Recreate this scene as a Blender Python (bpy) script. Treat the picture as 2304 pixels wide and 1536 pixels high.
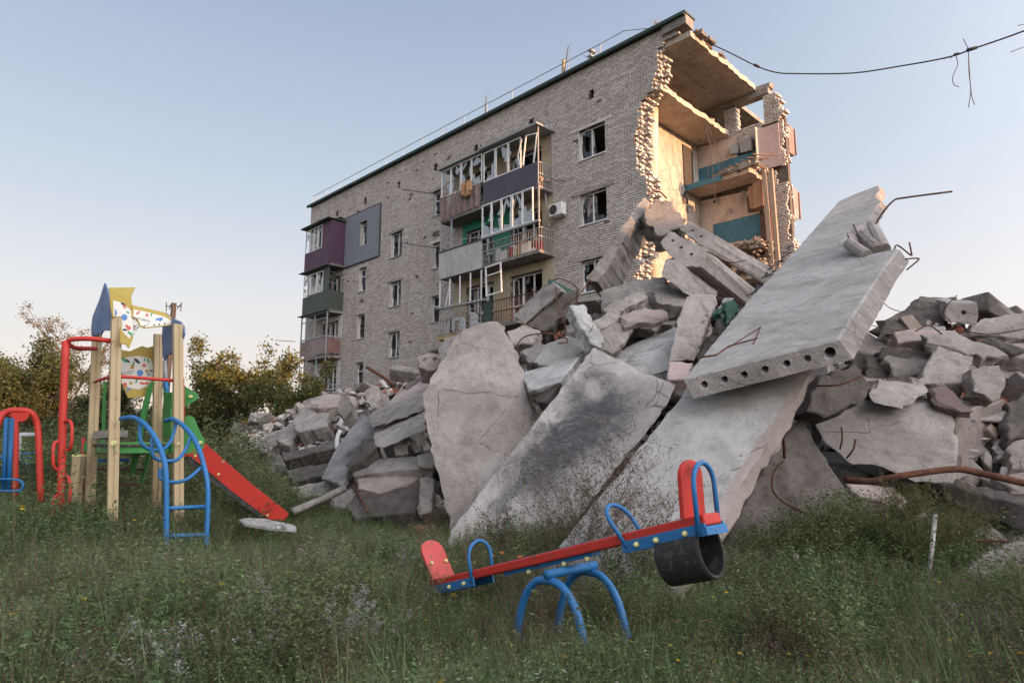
import bpy, bmesh, math, random
import numpy as np
from mathutils import Vector, Matrix, noise as mnoise
from mathutils.geometry import tessellate_polygon
for o in list(bpy.data.objects): bpy.data.objects.remove(o)
scene = bpy.context.scene
col = scene.collection
R = math.radians
random.seed(7); rng = np.random.default_rng(7)

# ------------------------------------------------------------------ camera, sky, sun, exposure
FPX = 1460.0; PITCH = math.atan(222 / FPX); CZ = 1.5
cam_d = bpy.data.cameras.new('camera'); cam = bpy.data.objects.new('camera', cam_d); col.objects.link(cam)
cam.location = (0, 0, CZ); cam.rotation_euler = (R(90) + PITCH, 0, 0)
cam_d.sensor_width = 36; cam_d.lens = 36 * FPX / 2304; cam_d.clip_end = 3000; cam_d.clip_start = 0.05
scene.camera = cam
SUN_AZ = math.atan2(-0.59, 0.81); SUN_EL = R(6.5)
SKYK = 1.62; SKYN = .08; GLOW = 9.0
world = bpy.data.worlds.new("World"); scene.world = world; world.use_nodes = True
wn = world.node_tree.nodes; wl = world.node_tree.links
sky = wn.new('ShaderNodeTexSky'); sky.sky_type = 'NISHITA'; sky.sun_disc = False
sky.sun_elevation = SUN_EL; sky.sun_rotation = R(90) - SUN_AZ
sky.altitude = 100; sky.air_density = 1.0; sky.dust_density = 1.2; sky.ozone_density = 1.6
bg = wn['Background']; bg.inputs['Strength'].default_value = 0.15
# clear evening sky: physical sky plus the milky veil of a hazy sunset horizon
wtc = wn.new('ShaderNodeTexCoord'); wsep = wn.new('ShaderNodeSeparateXYZ'); wl.new(wtc.outputs['Generated'], wsep.inputs[0])
wr = wn.new('ShaderNodeValToRGB'); wl.new(wsep.outputs['Z'], wr.inputs[0]); el = wr.color_ramp.elements
K = 1.0
for i, (p_, c_) in enumerate(((0.0, (.99, .79, .68)), (.06, (.97, .83, .76)), (.19, (.90, .86, .86)), (.37, (.63, .71, .82)), (.59, (.42, .51, .69)), (1.0, (.31, .40, .60)))):
    e_ = el[i] if i < 2 else el.new(p_); e_.position = p_; e_.color = (*c_, 1)
wv = wn.new('ShaderNodeVectorMath'); wv.operation = 'SCALE'; wl.new(wr.outputs[0], wv.inputs[0]); wv.inputs['Scale'].default_value = SKYK
wv2 = wn.new('ShaderNodeVectorMath'); wv2.operation = 'SCALE'; wl.new(sky.outputs[0], wv2.inputs[0]); wv2.inputs['Scale'].default_value = SKYN
wad = wn.new('ShaderNodeVectorMath'); wl.new(wv.outputs[0], wad.inputs[0]); wl.new(wv2.outputs[0], wad.inputs[1])
# broad aureole of the low sun (it stands behind the camera, to the right)
wdt = wn.new('ShaderNodeVectorMath'); wdt.operation = 'DOT_PRODUCT'; wl.new(wtc.outputs['Generated'], wdt.inputs[0])
wdt.inputs[1].default_value = (math.cos(SUN_AZ) * math.cos(R(22)), math.sin(SUN_AZ) * math.cos(R(22)), math.sin(R(22)))
wma = wn.new('ShaderNodeMath'); wma.operation = 'MULTIPLY_ADD'; wl.new(wdt.outputs['Value'], wma.inputs[0]); wma.inputs[1].default_value = .5; wma.inputs[2].default_value = .5; wma.use_clamp = True
wpw = wn.new('ShaderNodeMath'); wpw.operation = 'POWER'; wl.new(wma.outputs[0], wpw.inputs[0]); wpw.inputs[1].default_value = 6.0
wgl = wn.new('ShaderNodeVectorMath'); wgl.operation = 'SCALE'; wgl.inputs[0].default_value = (1.0, .94, .91); wl.new(wpw.outputs[0], wgl.inputs['Scale'])
wg2 = wn.new('ShaderNodeVectorMath'); wg2.operation = 'SCALE'; wl.new(wgl.outputs[0], wg2.inputs[0]); wg2.inputs['Scale'].default_value = GLOW
wa2 = wn.new('ShaderNodeVectorMath'); wl.new(wad.outputs[0], wa2.inputs[0]); wl.new(wg2.outputs[0], wa2.inputs[1])
wl.new(wa2.outputs[0], bg.inputs['Color'])
sun_d = bpy.data.lights.new('sun', 'SUN'); sun = bpy.data.objects.new('sun', sun_d); col.objects.link(sun)
sun_d.energy = 2.9; sun_d.angle = R(0.6); sun_d.color = (1.0, 0.50, 0.22)
tosun = Vector((math.cos(SUN_AZ) * math.cos(SUN_EL), math.sin(SUN_AZ) * math.cos(SUN_EL), math.sin(SUN_EL)))
sun.rotation_euler = tosun.to_track_quat('Z', 'Y').to_euler()
vs = scene.view_settings; vs.view_transform = 'Standard'; vs.look = 'None'; vs.gamma = 1; vs.use_curve_mapping = False
vs.exposure = 1.75

# ------------------------------------------------------------------ helpers
cP, sP = math.cos(PITCH), math.sin(PITCH)
def P(px, py, D):
    u = (px - 1152) / FPX; v = (768 - py) / FPX
    y = cP - v * sP; z = sP + v * cP
    return Vector((u / y * D, D, z / y * D + CZ))
def tag(o, label=None, cat=None, group=None, kind=None):
    if label: o['label'] = label
    if cat: o['category'] = cat
    if group: o['group'] = group
    if kind: o['kind'] = kind
    return o
def empty(name, loc=(0, 0, 0), rz=0, label=None, cat=None, group=None):
    o = bpy.data.objects.new(name, None); col.objects.link(o); o.location = loc; o.rotation_euler = (0, 0, rz)
    o.empty_display_size = .2
    return tag(o, label, cat, group)
def link_mesh(name, me, parent=None, loc=None):
    o = bpy.data.objects.new(name, me); col.objects.link(o)
    if parent: o.parent = parent
    if loc is not None: o.location = loc
    return o
class MB:
    def __init__(s): s.v = []; s.f = []; s.mi = []; s.c = []
    def add(s, vs_, fs, mi=0, c=None):
        b = len(s.v); s.v += [tuple(x) for x in vs_]
        for f in fs: s.f.append(tuple(i + b for i in f)); s.mi.append(mi); s.c.append(c or (1, 1, 1))
    def box(s, a, b, mi=0, M=None, c=None, j=0):
        x0, y0, z0 = a; x1, y1, z1 = b
        V = [Vector(q) for q in ((x0,y0,z0),(x1,y0,z0),(x1,y1,z0),(x0,y1,z0),(x0,y0,z1),(x1,y0,z1),(x1,y1,z1),(x0,y1,z1))]
        if j: V = [q + Vector((random.uniform(-j,j), random.uniform(-j,j), random.uniform(-j,j))) for q in V]
        if M is not None: V = [M @ q for q in V]
        s.add(V, [(0,3,2,1),(4,5,6,7),(0,1,5,4),(1,2,6,5),(2,3,7,6),(3,0,4,7)], mi, c)
    def bar(s, p, q, w, h=None, mi=0, c=None, up=(0, 0, 1), roll=0):
        p = Vector(p); q = Vector(q); h = h or w; d = (q - p); L = d.length
        if L < 1e-6: return
        d.normalize(); u = Vector(up)
        if abs(d.dot(u)) > .98: u = Vector((1, 0, 0))
        x = d.cross(u).normalized(); y = x.cross(d).normalized()
        V = [a + x * i * w / 2 + y * k * h / 2 for a in (p, q) for i, k in ((-1,-1),(1,-1),(1,1),(-1,1))]
        s.add(V, [(3,2,1,0),(4,5,6,7),(0,1,5,4),(1,2,6,5),(2,3,7,6),(3,0,4,7)], mi, c)
    def tube(s, pts, r, n=8, mi=0, c=None, caps=True, r1=None):
        pts = [Vector(p) for p in pts]; m = len(pts); V = []; F = []
        prev = None
        for i, p in enumerate(pts):
            d = (pts[min(i + 1, m - 1)] - pts[max(i - 1, 0)]).normalized()
            if prev is None:
                u = Vector((0, 0, 1)) if abs(d.z) < .9 else Vector((1, 0, 0))
                x = d.cross(u).normalized()
            else: x = (prev - d * prev.dot(d)).normalized()
            prev = x; y = d.cross(x)
            rr = r if r1 is None else r + (r1 - r) * i / (m - 1)
            for k in range(n):
                a = 2 * math.pi * k / n; V.append(p + (x * math.cos(a) + y * math.sin(a)) * rr)
        for i in range(m - 1):
            for k in range(n):
                a = i * n + k; b = i * n + (k + 1) % n; F.append((a, b, b + n, a + n))
        if caps: F += [tuple(range(n - 1, -1, -1)), tuple((m - 1) * n + k for k in range(n))]
        s.add(V, F, mi, c)
    def prism(s, poly, vec, mi=0, c=None):
        poly = [Vector(p) for p in poly]; n = len(poly); vec = Vector(vec)
        tris = [tuple(t) for t in tessellate_polygon([poly])]
        V = poly + [p + vec for p in poly]
        s.add(V, tris + [tuple(i + n for i in reversed(t)) for t in tris] + [(i, (i + 1) % n, (i + 1) % n + n, i + n) for i in range(n)], mi, c)
    def build(s, name, mat, parent=None, smooth=False, origin=False, label=None, cat=None, group=None, kind=None, bevel=0):
        V = np.array(s.v, dtype=float); off = None
        if origin and parent is None:
            off = Vector(((V[:, 0].min() + V[:, 0].max()) / 2, (V[:, 1].min() + V[:, 1].max()) / 2, V[:, 2].min()))
            V = V - np.array(off)
        me = bpy.data.meshes.new(name); me.from_pydata(V.tolist(), [], s.f)
        for m in (mat if isinstance(mat, (list, tuple)) else [mat]): me.materials.append(m)
        me.polygons.foreach_set('material_index', s.mi)
        if any(c != (1, 1, 1) for c in s.c):
            at = me.color_attributes.new('col', 'FLOAT_COLOR', 'CORNER'); arr = []
            for f, c in zip(s.f, s.c): arr += [c[0], c[1], c[2], 1] * len(f)
            at.data.foreach_set('color', arr)
        bm = bmesh.new(); bm.from_mesh(me); bmesh.ops.recalc_face_normals(bm, faces=bm.faces); bm.to_mesh(me); bm.free()
        if smooth: me.polygons.foreach_set('use_smooth', [True] * len(me.polygons))
        o = link_mesh(name, me, parent, off)
        if bevel:
            md = o.modifiers.new('bevel', 'BEVEL'); md.width = bevel; md.segments = 2; md.limit_method = 'ANGLE'
        return tag(o, label, cat, group, kind)
def curve_pts(pts, n=6):
    pts = [Vector(p) for p in pts]; out = []
    q = [pts[0] * 2 - pts[1]] + pts + [pts[-1] * 2 - pts[-2]]
    for i in range(1, len(q) - 2):
        for k in range(n):
            t = k / n; a, b, c_, d = q[i - 1], q[i], q[i + 1], q[i + 2]
            out.append(0.5 * ((2 * b) + (c_ - a) * t + (2 * a - 5 * b + 4 * c_ - d) * t * t + (3 * b - a - 3 * c_ + d) * t ** 3))
    out.append(pts[-1]); return out

# ------------------------------------------------------------------ materials
MATS = {}
def nn(nt, t, **kw):
    n = nt.nodes.new(t)
    for k, v in kw.items(): setattr(n, k, v)
    return n
def mix(nt, fac, a, b, blend='MIX'):
    m = nt.nodes.new('ShaderNodeMix'); m.data_type = 'RGBA'; m.blend_type = blend; L = nt.links
    for sock, val in ((m.inputs[0], fac), (m.inputs[6], a), (m.inputs[7], b)):
        if hasattr(val, 'is_output'): L.new(val, sock)
        else: sock.default_value = val if not isinstance(val, tuple) else (*val[:3], 1)
    return m.outputs[2]
def noise(nt, co, scale, detail=6, rough=.6, dist=0, stretch=None):
    if stretch:
        mp = nt.nodes.new('ShaderNodeMapping'); mp.inputs['Scale'].default_value = stretch[:3]
        if len(stretch) > 3: mp.inputs['Rotation'].default_value = (0, 0, stretch[3])
        nt.links.new(co, mp.inputs[0]); co = mp.outputs[0]
    n = nt.nodes.new('ShaderNodeTexNoise'); n.inputs['Scale'].default_value = scale; n.inputs['Detail'].default_value = detail
    n.inputs['Roughness'].default_value = rough; n.inputs['Distortion'].default_value = dist
    nt.links.new(co, n.inputs['Vector']); return n.outputs[0]
def ramp(nt, f, a, b, pa=0.0, pb=1.0):
    r = nt.nodes.new('ShaderNodeMapRange'); r.inputs[1].default_value = a; r.inputs[2].default_value = b
    r.inputs[3].default_value = pa; r.inputs[4].default_value = pb; nt.links.new(f, r.inputs[0]); return r.outputs[0]
def newmat(name, rough=.8, metal=0, spec=.3):
    m = bpy.data.materials.new(name); m.use_nodes = True; nt = m.node_tree
    b = nt.nodes['Principled BSDF']; b.inputs['Roughness'].default_value = rough; b.inputs['Metallic'].default_value = metal
    b.inputs['Specular IOR Level'].default_value = spec
    tc = nt.nodes.new('ShaderNodeTexCoord'); MATS[name] = m
    return m, nt, b, tc.outputs['Object']
def bump(nt, b, h, strength=.5, dist=.02):
    n = nt.nodes.new('ShaderNodeBump'); n.inputs['Strength'].default_value = strength; n.inputs['Distance'].default_value = dist
    nt.links.new(h, n.inputs['Height']); nt.links.new(n.outputs[0], b.inputs['Normal'])
def addv(nt, a, b, op='ADD'):
    m = nt.nodes.new('ShaderNodeMath'); m.operation = op
    for i, x in enumerate((a, b)):
        if hasattr(x, 'is_output'): nt.links.new(x, m.inputs[i])
        else: m.inputs[i].default_value = x
    return m.outputs[0]
def concrete(name, base, dark, bumpd=.02, stain=.5, scale=1.0, rust=0.0, soot=None, rnd=True, white=0):
    m, nt, b, co = newmat(name, .92, spec=.15)
    if rnd:
        oi = nt.nodes.new('ShaderNodeObjectInfo'); ad = nt.nodes.new('ShaderNodeVectorMath'); ad.operation = 'MULTIPLY_ADD'
        cb = nt.nodes.new('ShaderNodeCombineXYZ')
        for i in range(3): nt.links.new(oi.outputs['Random'], cb.inputs[i])
        ad.inputs[1].default_value = (31, 17, 23); nt.links.new(cb.outputs[0], ad.inputs[0]); nt.links.new(co, ad.inputs[2]); co = ad.outputs[0]
    n1 = noise(nt, co, 1.1 * scale, 8, .65, .6); n2 = noise(nt, co, 7 * scale, 8, .7); n3 = noise(nt, co, 45 * scale, 4, .7)
    c = mix(nt, ramp(nt, n1, .38, .62), base, dark)
    n4 = noise(nt, co, 2.7 * scale, 9, .74, 1.4)
    c = mix(nt, ramp(nt, n4, .50, .66, 0, min(1, stain * 1.3)), c, tuple(x * .62 for x in dark))
    c = mix(nt, ramp(nt, n4, .44, .34, 0, .45), c, tuple(min(1, x * 1.18) for x in base))
    c = mix(nt, ramp(nt, n2, .50, .72, 0, stain), c, tuple(x * .42 for x in dark))
    n5 = noise(nt, co, 16 * scale, 5, .8, 0, (1, 1, 2.2)); c = mix(nt, ramp(nt, n5, .60, .74, 0, stain * .9), c, tuple(x * .35 for x in dark))
    c = mix(nt, ramp(nt, n3, .55, .75, 0, .45), c, tuple(min(1, x * 1.3) for x in base))
    st = noise(nt, co, 3.0, 6, .6, 0, (1, 1, .22))
    c = mix(nt, ramp(nt, st, .52, .7, 0, .35), c, tuple(x * .55 for x in dark))
    if white: c = mix(nt, ramp(nt, noise(nt, co, 2.2, 6, .6, 1.2), .45, .62, 0, white), c, (.58, .57, .56))
    if rust: c = mix(nt, ramp(nt, noise(nt, co, 2.3, 7, .7), .55, .72, 0, rust), c, (.30, .17, .11))
    cm = nt.nodes.new('ShaderNodeVectorMath'); cm.operation = 'SCALE'; cm.inputs['Scale'].default_value = .12
    cn = nt.nodes.new('ShaderNodeTexNoise'); cn.inputs['Scale'].default_value = 3; nt.links.new(co, cn.inputs['Vector']); nt.links.new(cn.outputs[1], cm.inputs[0])
    cad = nt.nodes.new('ShaderNodeVectorMath'); nt.links.new(co, cad.inputs[0]); nt.links.new(cm.outputs[0], cad.inputs[1])
    cv = nt.nodes.new('ShaderNodeTexVoronoi'); cv.feature = 'DISTANCE_TO_EDGE'; cv.inputs['Scale'].default_value = 1.1 * scale; nt.links.new(cad.outputs[0], cv.inputs['Vector'])
    crk = addv(nt, ramp(nt, cv.outputs['Distance'], .010, .0, 0, .8), ramp(nt, n1, .50, .58), 'MULTIPLY'); c = mix(nt, crk, c, (.05, .045, .04))
    ag = nt.nodes.new('ShaderNodeTexVoronoi'); ag.inputs['Scale'].default_value = 38 * scale; nt.links.new(co, ag.inputs['Vector'])
    c = mix(nt, ramp(nt, ag.outputs['Distance'], .18, .08, 0, .30 + stain * .4), c, tuple(x * .45 for x in dark))
    if rnd:
        hs = nt.nodes.new('ShaderNodeHueSaturation'); nt.links.new(c, hs.inputs['Color'])
        nt.links.new(ramp(nt, oi.outputs['Random'], 0, 1, .72, 1.12), hs.inputs['Value']); c = hs.outputs[0]
    if soot: c = soot(nt, co, c)
    nt.links.new(c, b.inputs['Base Color'])
    pit = nt.nodes.new('ShaderNodeTexVoronoi'); pit.inputs['Scale'].default_value = 26 * scale; nt.links.new(co, pit.inputs['Vector'])
    pv = ramp(nt, pit.outputs['Distance'], 0.05, .22)
    bump(nt, b, addv(nt, addv(nt, n1, addv(nt, n2, .8, 'MULTIPLY')), addv(nt, n3, addv(nt, pv, .25, 'MULTIPLY')), 'ADD'), .8, bumpd)
    return m
def paint(name, c, rough=.4, wear=.15, wearc=(.25, .2, .15), spec=.4, bumpd=.001, ws=14):
    m, nt, b, co = newmat(name, rough, spec=spec)
    n1 = noise(nt, co, ws, 7, .7); n2 = noise(nt, co, 2.5, 5, .6)
    cc = mix(nt, ramp(nt, n2, .35, .7, 0, .35), c, tuple(x * .72 for x in c))
    cc = mix(nt, ramp(nt, n1, .66 - wear * .2, .70 - wear * .2, 0, .85), cc, wearc)
    nt.links.new(cc, b.inputs['Base Color']); nt.links.new(ramp(nt, n2, .3, .7, rough, min(1, rough + .25)), b.inputs['Roughness'])
    bump(nt, b, n1, .25, bumpd); return m
def attr_mat(name, rough=.85, var=.25, transl=0, bumpd=.004, ns=20, spec=.2, tint=None, streak=0, inst=False):
    m, nt, b, co = newmat(name, rough, spec=spec)
    at = nt.nodes.new('ShaderNodeVertexColor'); at.layer_name = 'col'
    n1 = noise(nt, co, ns, 6, .7); c = mix(nt, 1.0, at.outputs[0], mix(nt, n1, (1 - var,) * 3, (1 + var,) * 3), 'MULTIPLY')
    if streak:
        s1 = noise(nt, co, .9, 7, .65, .3, (1.6, 1.6, .22)); c = mix(nt, ramp(nt, s1, .54, .80, 0, streak), c, (.14, .11, .095))
        s2 = noise(nt, co, .35, 4, .6); c = mix(nt, ramp(nt, s2, .45, .65, 0, streak * .35), c, (.36, .29, .25))
    if inst:
        oi = nt.nodes.new('ShaderNodeObjectInfo'); hs = nt.nodes.new('ShaderNodeHueSaturation'); nt.links.new(c, hs.inputs['Color'])
        nt.links.new(ramp(nt, oi.outputs['Random'], 0, 1, .6, 1.35), hs.inputs['Value'])
        nt.links.new(ramp(nt, oi.outputs['Random'], 0, 1, .47, .51), hs.inputs['Hue']); c = hs.outputs[0]
    nt.links.new(c, b.inputs['Base Color'])
    if bumpd: bump(nt, b, n1, .6, bumpd)
    if transl:
        tr = nt.nodes.new('ShaderNodeBsdfTranslucent'); nt.links.new(c, tr.inputs[0]); ms = nt.nodes.new('ShaderNodeMixShader')
        ms.inputs[0].default_value = transl; nt.links.new(b.outputs[0], ms.inputs[1]); nt.links.new(tr.outputs[0], ms.inputs[2])
        nt.links.new(ms.outputs[0], nt.nodes['Material Output'].inputs['Surface'])
    return m
CON = concrete('concrete', (.37, .34, .312), (.21, .192, .178), .025)
CONL = concrete('pale_concrete', (.46, .445, .425), (.33, .315, .30), .014, .42, .8)
CONW = concrete('whitewashed_concrete', (.50, .49, .475), (.32, .305, .29), .018, .45, 1, white=.8)
COND = concrete('dirty_shaded_concrete', (.17, .15, .138), (.085, .075, .068), .03, .6)  # dark copy of the concrete; shade on shadowed pieces is put into its colour
CONP = concrete('pinkish_concrete', (.42, .355, .325), (.30, .25, .23), .015, .3)
CONR = concrete('rough_concrete', (.44, .405, .385), (.32, .285, .26), .05, .5, .8, rust=.25)
CHUNK = concrete('rubble_concrete', (.33, .30, .275), (.17, .15, .138), .03, .5, 2.5)
BRICKC = attr_mat("silicate_brick", .9, .12, ns=25, streak=.6)
MORT = concrete('mortar', (.17, .145, .13), (.11, .09, .08), .02, .4, 1, rnd=False)
COLA = attr_mat('painted_colour', .6, .10, ns=6, bumpd=.002)
PLAS = concrete('plaster', (.62, .55, .47), (.48, .41, .34), .01, .35, .7, rust=.2, rnd=False)
GLASS, nt_, b_, co_ = newmat('window_glass', .06, spec=.5)
b_.inputs['Base Color'].default_value = (.03, .035, .04, 1)
WHITE = paint('white_frame', (.72, .72, .72), .45, .1, (.3, .28, .26))
RUST = concrete('rusty_steel', (.16, .07, .045), (.07, .035, .025), .006, .5, 6, rnd=False)
GREEN_TRIM = paint('green_trim', (.035, .06, .052), .5, .2, (.1, .08, .07))
METAL = paint('grey_metal', (.30, .31, .32), .5, .2, (.16, .1, .07))
DARK = paint('dark_metal', (.05, .045, .045), .6, .2, (.1, .06, .04))
RED = paint('red_paint', (.50, .035, .025), .42, .30, (.25, .05, .03))
REDF = paint('faded_red_paint', (.46, .065, .06), .5, .45, (.2, .08, .06))
BLUE = paint('blue_paint', (.022, .15, .37), .42, .35, (.05, .05, .06), ws=22)
GREEN = paint('green_paint', (.05, .24, .06), .4, .05)
YELLOW = paint('yellow_panel', (.42, .31, .07), .5, .03)
BLUEP = paint('blue_panel', (.11, .17, .32), .5, .03)
CREAMW = paint('cream_timber', (.45, .35, .21), .6, .25, (.25, .17, .09), ws=9, bumpd=.003)
RUBBER = paint('black_rubber', (.022, .022, .023), .6, .6, (.06, .057, .05), bumpd=.002)
BOLT = paint('yellow_cap', (.72, .68, .30), .35, .05)
LEAF = attr_mat('leaf', .6, .25, .30, 0, 8, .25)
HERB = attr_mat('herb', .65, .2, .28, 0, 8, .2, inst=True)
BARK = concrete('bark', (.12, .09, .07), (.06, .045, .035), .02, .5, 3, rnd=False)
# ------------------------------------------------------------------ ground and heap surface
HPX = [380, 480, 600, 700, 850, 950, 1100, 1250, 1400, 1500, 1650, 1800, 1950, 2100, 2300, 2600, 3000]
HF = [22, 19.5, 17.5, 16, 14, 13, 12, 11.5, 11, 10, 9, 8.7, 8.4, 8.2, 8.0, 8.0, 8.5]
HC = [24, 24, 24, 24, 22, 19, 17.5, 17, 17, 17, 15.5, 14, 13, 13, 13.5, 14, 14]
HZ = [0, .6, 1.9, 2.9, 3.1, 3.1, 3.7, 4.2, 5.0, 5.2, 4.5, 3.5, 3.2, 3.7, 3.9, 3.4, 2.6]
def ground_z(x, y):
    g = .05 * np.sin(x * .5 + 1) * np.cos(y * .43) + .03 * np.sin(x * 1.7) * np.sin(y * 1.3 + 2)
    return g + .10 * np.clip((y - 6) / 6, 0, 1) * np.clip((2 - x) / 8, 0, 1)
def heap_z(x, y):
    y = np.maximum(y, .5); px = 1152 + FPX * x / y
    f = np.interp(px, HPX, HF); c = np.interp(px, HPX, HC); z = np.interp(px, HPX, HZ)
    t = np.clip((y - f) / (c - f), 0, 1); up = t * t * (3 - 2 * t) * .55 + t * .45
    dn = np.clip((y - c - 1.5) / 9.0, 0, 1); dn = 1 - dn * dn * (3 - 2 * dn)
    n = .22 * np.sin(x * 1.9 + y * .7) * np.sin(y * 1.3 - x * .6) + .12 * np.sin(x * 4.1 + 1) * np.sin(y * 3.7)
    return z * up * dn + n * np.clip(t * 3, 0, 1) * dn * (z > 1) - .25 * (t <= 0)
def surf_z(x, y): return float(max(ground_z(x, y), heap_z(x, y)))
def grid_mesh(name, xs, ys, zf, mat, **kw):
    X, Y = np.meshgrid(xs, ys); Z = zf(X, Y); n, m = X.shape
    V = np.stack([X, Y, Z], -1).reshape(-1, 3); i = np.arange(n * m).reshape(n, m)
    F = np.stack([i[:-1, :-1], i[:-1, 1:], i[1:, 1:], i[1:, :-1]], -1).reshape(-1, 4)
    me = bpy.data.meshes.new(name); me.from_pydata(V.tolist(), [], F.tolist()); me.materials.append(mat)
    me.polygons.foreach_set('use_smooth', [True] * len(me.polygons)); o = link_mesh(name, me); return tag(o, **kw)
GRD, nt, b, co = newmat('soil_and_turf', .95, spec=.1)
c = mix(nt, ramp(nt, noise(nt, co, .5, 8, .7), .4, .6), (.035, .045, .018), (.07, .062, .035))
c = mix(nt, ramp(nt, noise(nt, co, 9, 6, .7), .45, .7), c, (.02, .025, .01)); nt.links.new(c, b.inputs['Base Color'])
bump(nt, b, noise(nt, co, 14, 6, .7), .9, .05)
def nonuni(a, b_, fine0, fine1, st):
    return np.unique(np.concatenate([np.linspace(a, fine0, 14), np.arange(fine0, fine1, st), np.linspace(fine1, b_, 14)]))
grid_mesh('ground', nonuni(-700, 700, -40, 40, .8), nonuni(-300, 1200, -10, 60, .8), lambda x, y: ground_z(x, y) * (np.hypot(x, y) < 120), GRD, kind='structure')
RUBB = concrete('dark_rubble', (.09, .08, .07), (.045, .04, .035), .12, .7, 1.6, rnd=False)  # mound colour darkened to stand in for shade in the gaps
def hzz(x, y):
    h = heap_z(x, y); return h + .10 * np.sin(x * 9.1 + np.cos(y * 6)) * np.sin(y * 8.3) * (h > .2)
grid_mesh('rubble_mound', np.arange(-17, 26, .22), np.arange(7.5, 34, .22), hzz, RUBB, kind='structure')

# ------------------------------------------------------------------ apartment building (local frame: x along facade, y into depth, z up)
BO = Vector((-13.5, 41.8, 0)); r7 = math.sqrt(.5); BS = Vector((r7, -r7, 0)); BT = Vector((r7, r7, 0))
def BW(s, t, h): return BO + BS * s + BT * t + Vector((0, 0, h))
bld = empty('apartment_building', BO, R(-45), 'five storey pale brick apartment block torn open at its right end above the rubble heap', 'building')
EH = [0, 5, 7, 8, 9.5, 10.5, 11.26, 11.5, 13.2, 14.2, 14.8, 15.9, 16.35, 16.5, 17.1]
ES_ = [25.0, 25.3, 25.5, 25.76, 26.0, 26.33, 26.26, 25.92, 25.83, 26.07, 26.7, 26.93, 27.0, 27.75, 28.0]
def edge_s(h): return np.interp(h, EH, ES_)
WIN = []   # (s0,s1,h0,h1,kind)
fl = [12.1, 9.3, 6.5, 3.7, .9]
for f in fl: WIN.append((6.28, 7.06, f + .80, f + 2.22, 'narrow'))
for f in fl[:4]: WIN.append((9.5, 10.56, f - .58, f + .80, 'stair'))
for f in fl: WIN.append((13.24, 13.98, f + .88, f + 2.22, 'narrow'))
for f in fl: WIN.append((23.0, 24.38, f + .84, f + 2.15, 'wide'))
for s in (23.72, 20.31, 16.56, 13.41, 10.1, 6.69, 3.43, 1.2): WIN.append((s - .12, s + .14, 15.45, 15.87, 'vent'))
for f in fl:
    WIN.append((2.3, 3.5, f + .85, f + 2.2, 'bwin')); WIN.append((3.5, 4.15, f + .1, f + 2.2, 'bdoor'))
    WIN.append((16.0, 17.3, f + .85, f + 2.2, 'bwin')); WIN.append((17.3, 17.95, f + .1, f + 2.2, 'bdoor'))
    WIN.append((19.0, 19.65, f + .1, f + 2.2, 'bdoor')); WIN.append((19.65, 20.95, f + .85, f + 2.2, 'bwin'))
PAL = np.array([(.53,.485,.45),(.50,.455,.42),(.56,.52,.49),(.47,.425,.39),(.53,.485,.445),(.50,.465,.44),(.44,.395,.36)])
def brick_mesh(name, B, mat, parent, kind='stuff', cols=None, jit=.004, shade=True):
    """B: array n x 6 boxes (x0,y0,z0,x1,y1,z1), slightly irregular"""
    B = np.array(B, float); n = len(B)
    idx = np.array([[0,1,2],[3,1,2],[3,4,2],[0,4,2],[0,1,5],[3,1,5],[3,4,5],[0,4,5]])
    V = np.stack([B[:, idx[k]] for k in range(8)], 1) + rng.uniform(-jit, jit, (n, 8, 3)) + rng.uniform(-jit, jit, (n, 1, 3)) * 1.3
    F = np.array([(0,3,2,1),(4,5,6,7),(0,1,5,4),(1,2,6,5),(2,3,7,6),(3,0,4,7)])
    FF = (F[None] + (np.arange(n) * 8)[:, None, None]).reshape(-1, 4)
    me = bpy.data.meshes.new(name); me.from_pydata(V.reshape(-1, 3).tolist(), [], FF.tolist()); me.materials.append(mat)
    c = PAL[rng.integers(0, len(PAL), n)] if cols is None else np.array(cols)[rng.integers(0, len(cols), n)]
    c = c * rng.uniform(.88, 1.14, (n, 1)); c = np.concatenate([c, np.ones((n, 1))], 1)
    at = me.color_attributes.new('col', 'FLOAT_COLOR', 'CORNER'); at.data.foreach_set('color', np.repeat(c, 24, 0).ravel())
    o = link_mesh(name, me, parent); return tag(o, kind=kind)
def brick_grid(s0, s1, h0, h1, t0, t1, holes=(), es=None, L=.245, H=.077, g=.023, seed=0, crop=False):
    rr = np.random.default_rng(seed); out = []; z = h0; k = 0
    while z + H <= h1 + .02:
        hd = (k % 6 == 5); l = .12 if hd else L; x = s0 + (0 if k % 2 else -(l + g) / 2)
        sm = s1 if es is None else min(s1, float(es(z + H / 2)) + rr.uniform(-.10, .10) * (.5 if crop else 1))
        while x < sm:
            a = max(x, s0); b_ = x + l
            if es is None: b_ = min(b_, s1)
            elif crop: b_ = min(b_, sm)
            if b_ <= sm + (.16 if es is not None else .001) and b_ - a > .03:
                seg = [(a, b_)]
                for (w0, w1, v0, v1, *_) in holes:
                    if z + H > v0 + .03 and z < v1 - .03:
                        ns = []
                        for (p, q) in seg:
                            if q <= w0 or p >= w1: ns.append((p, q)); continue
                            if p < w0 - .03: ns.append((p, w0))
                            if q > w1 + .03: ns.append((w1, q))
                        seg = ns
                for p, q in seg: out.append((p, t0, z, q, t1, z + H))
            x += l + g
        z += H + g; k += 1
    return out
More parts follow.
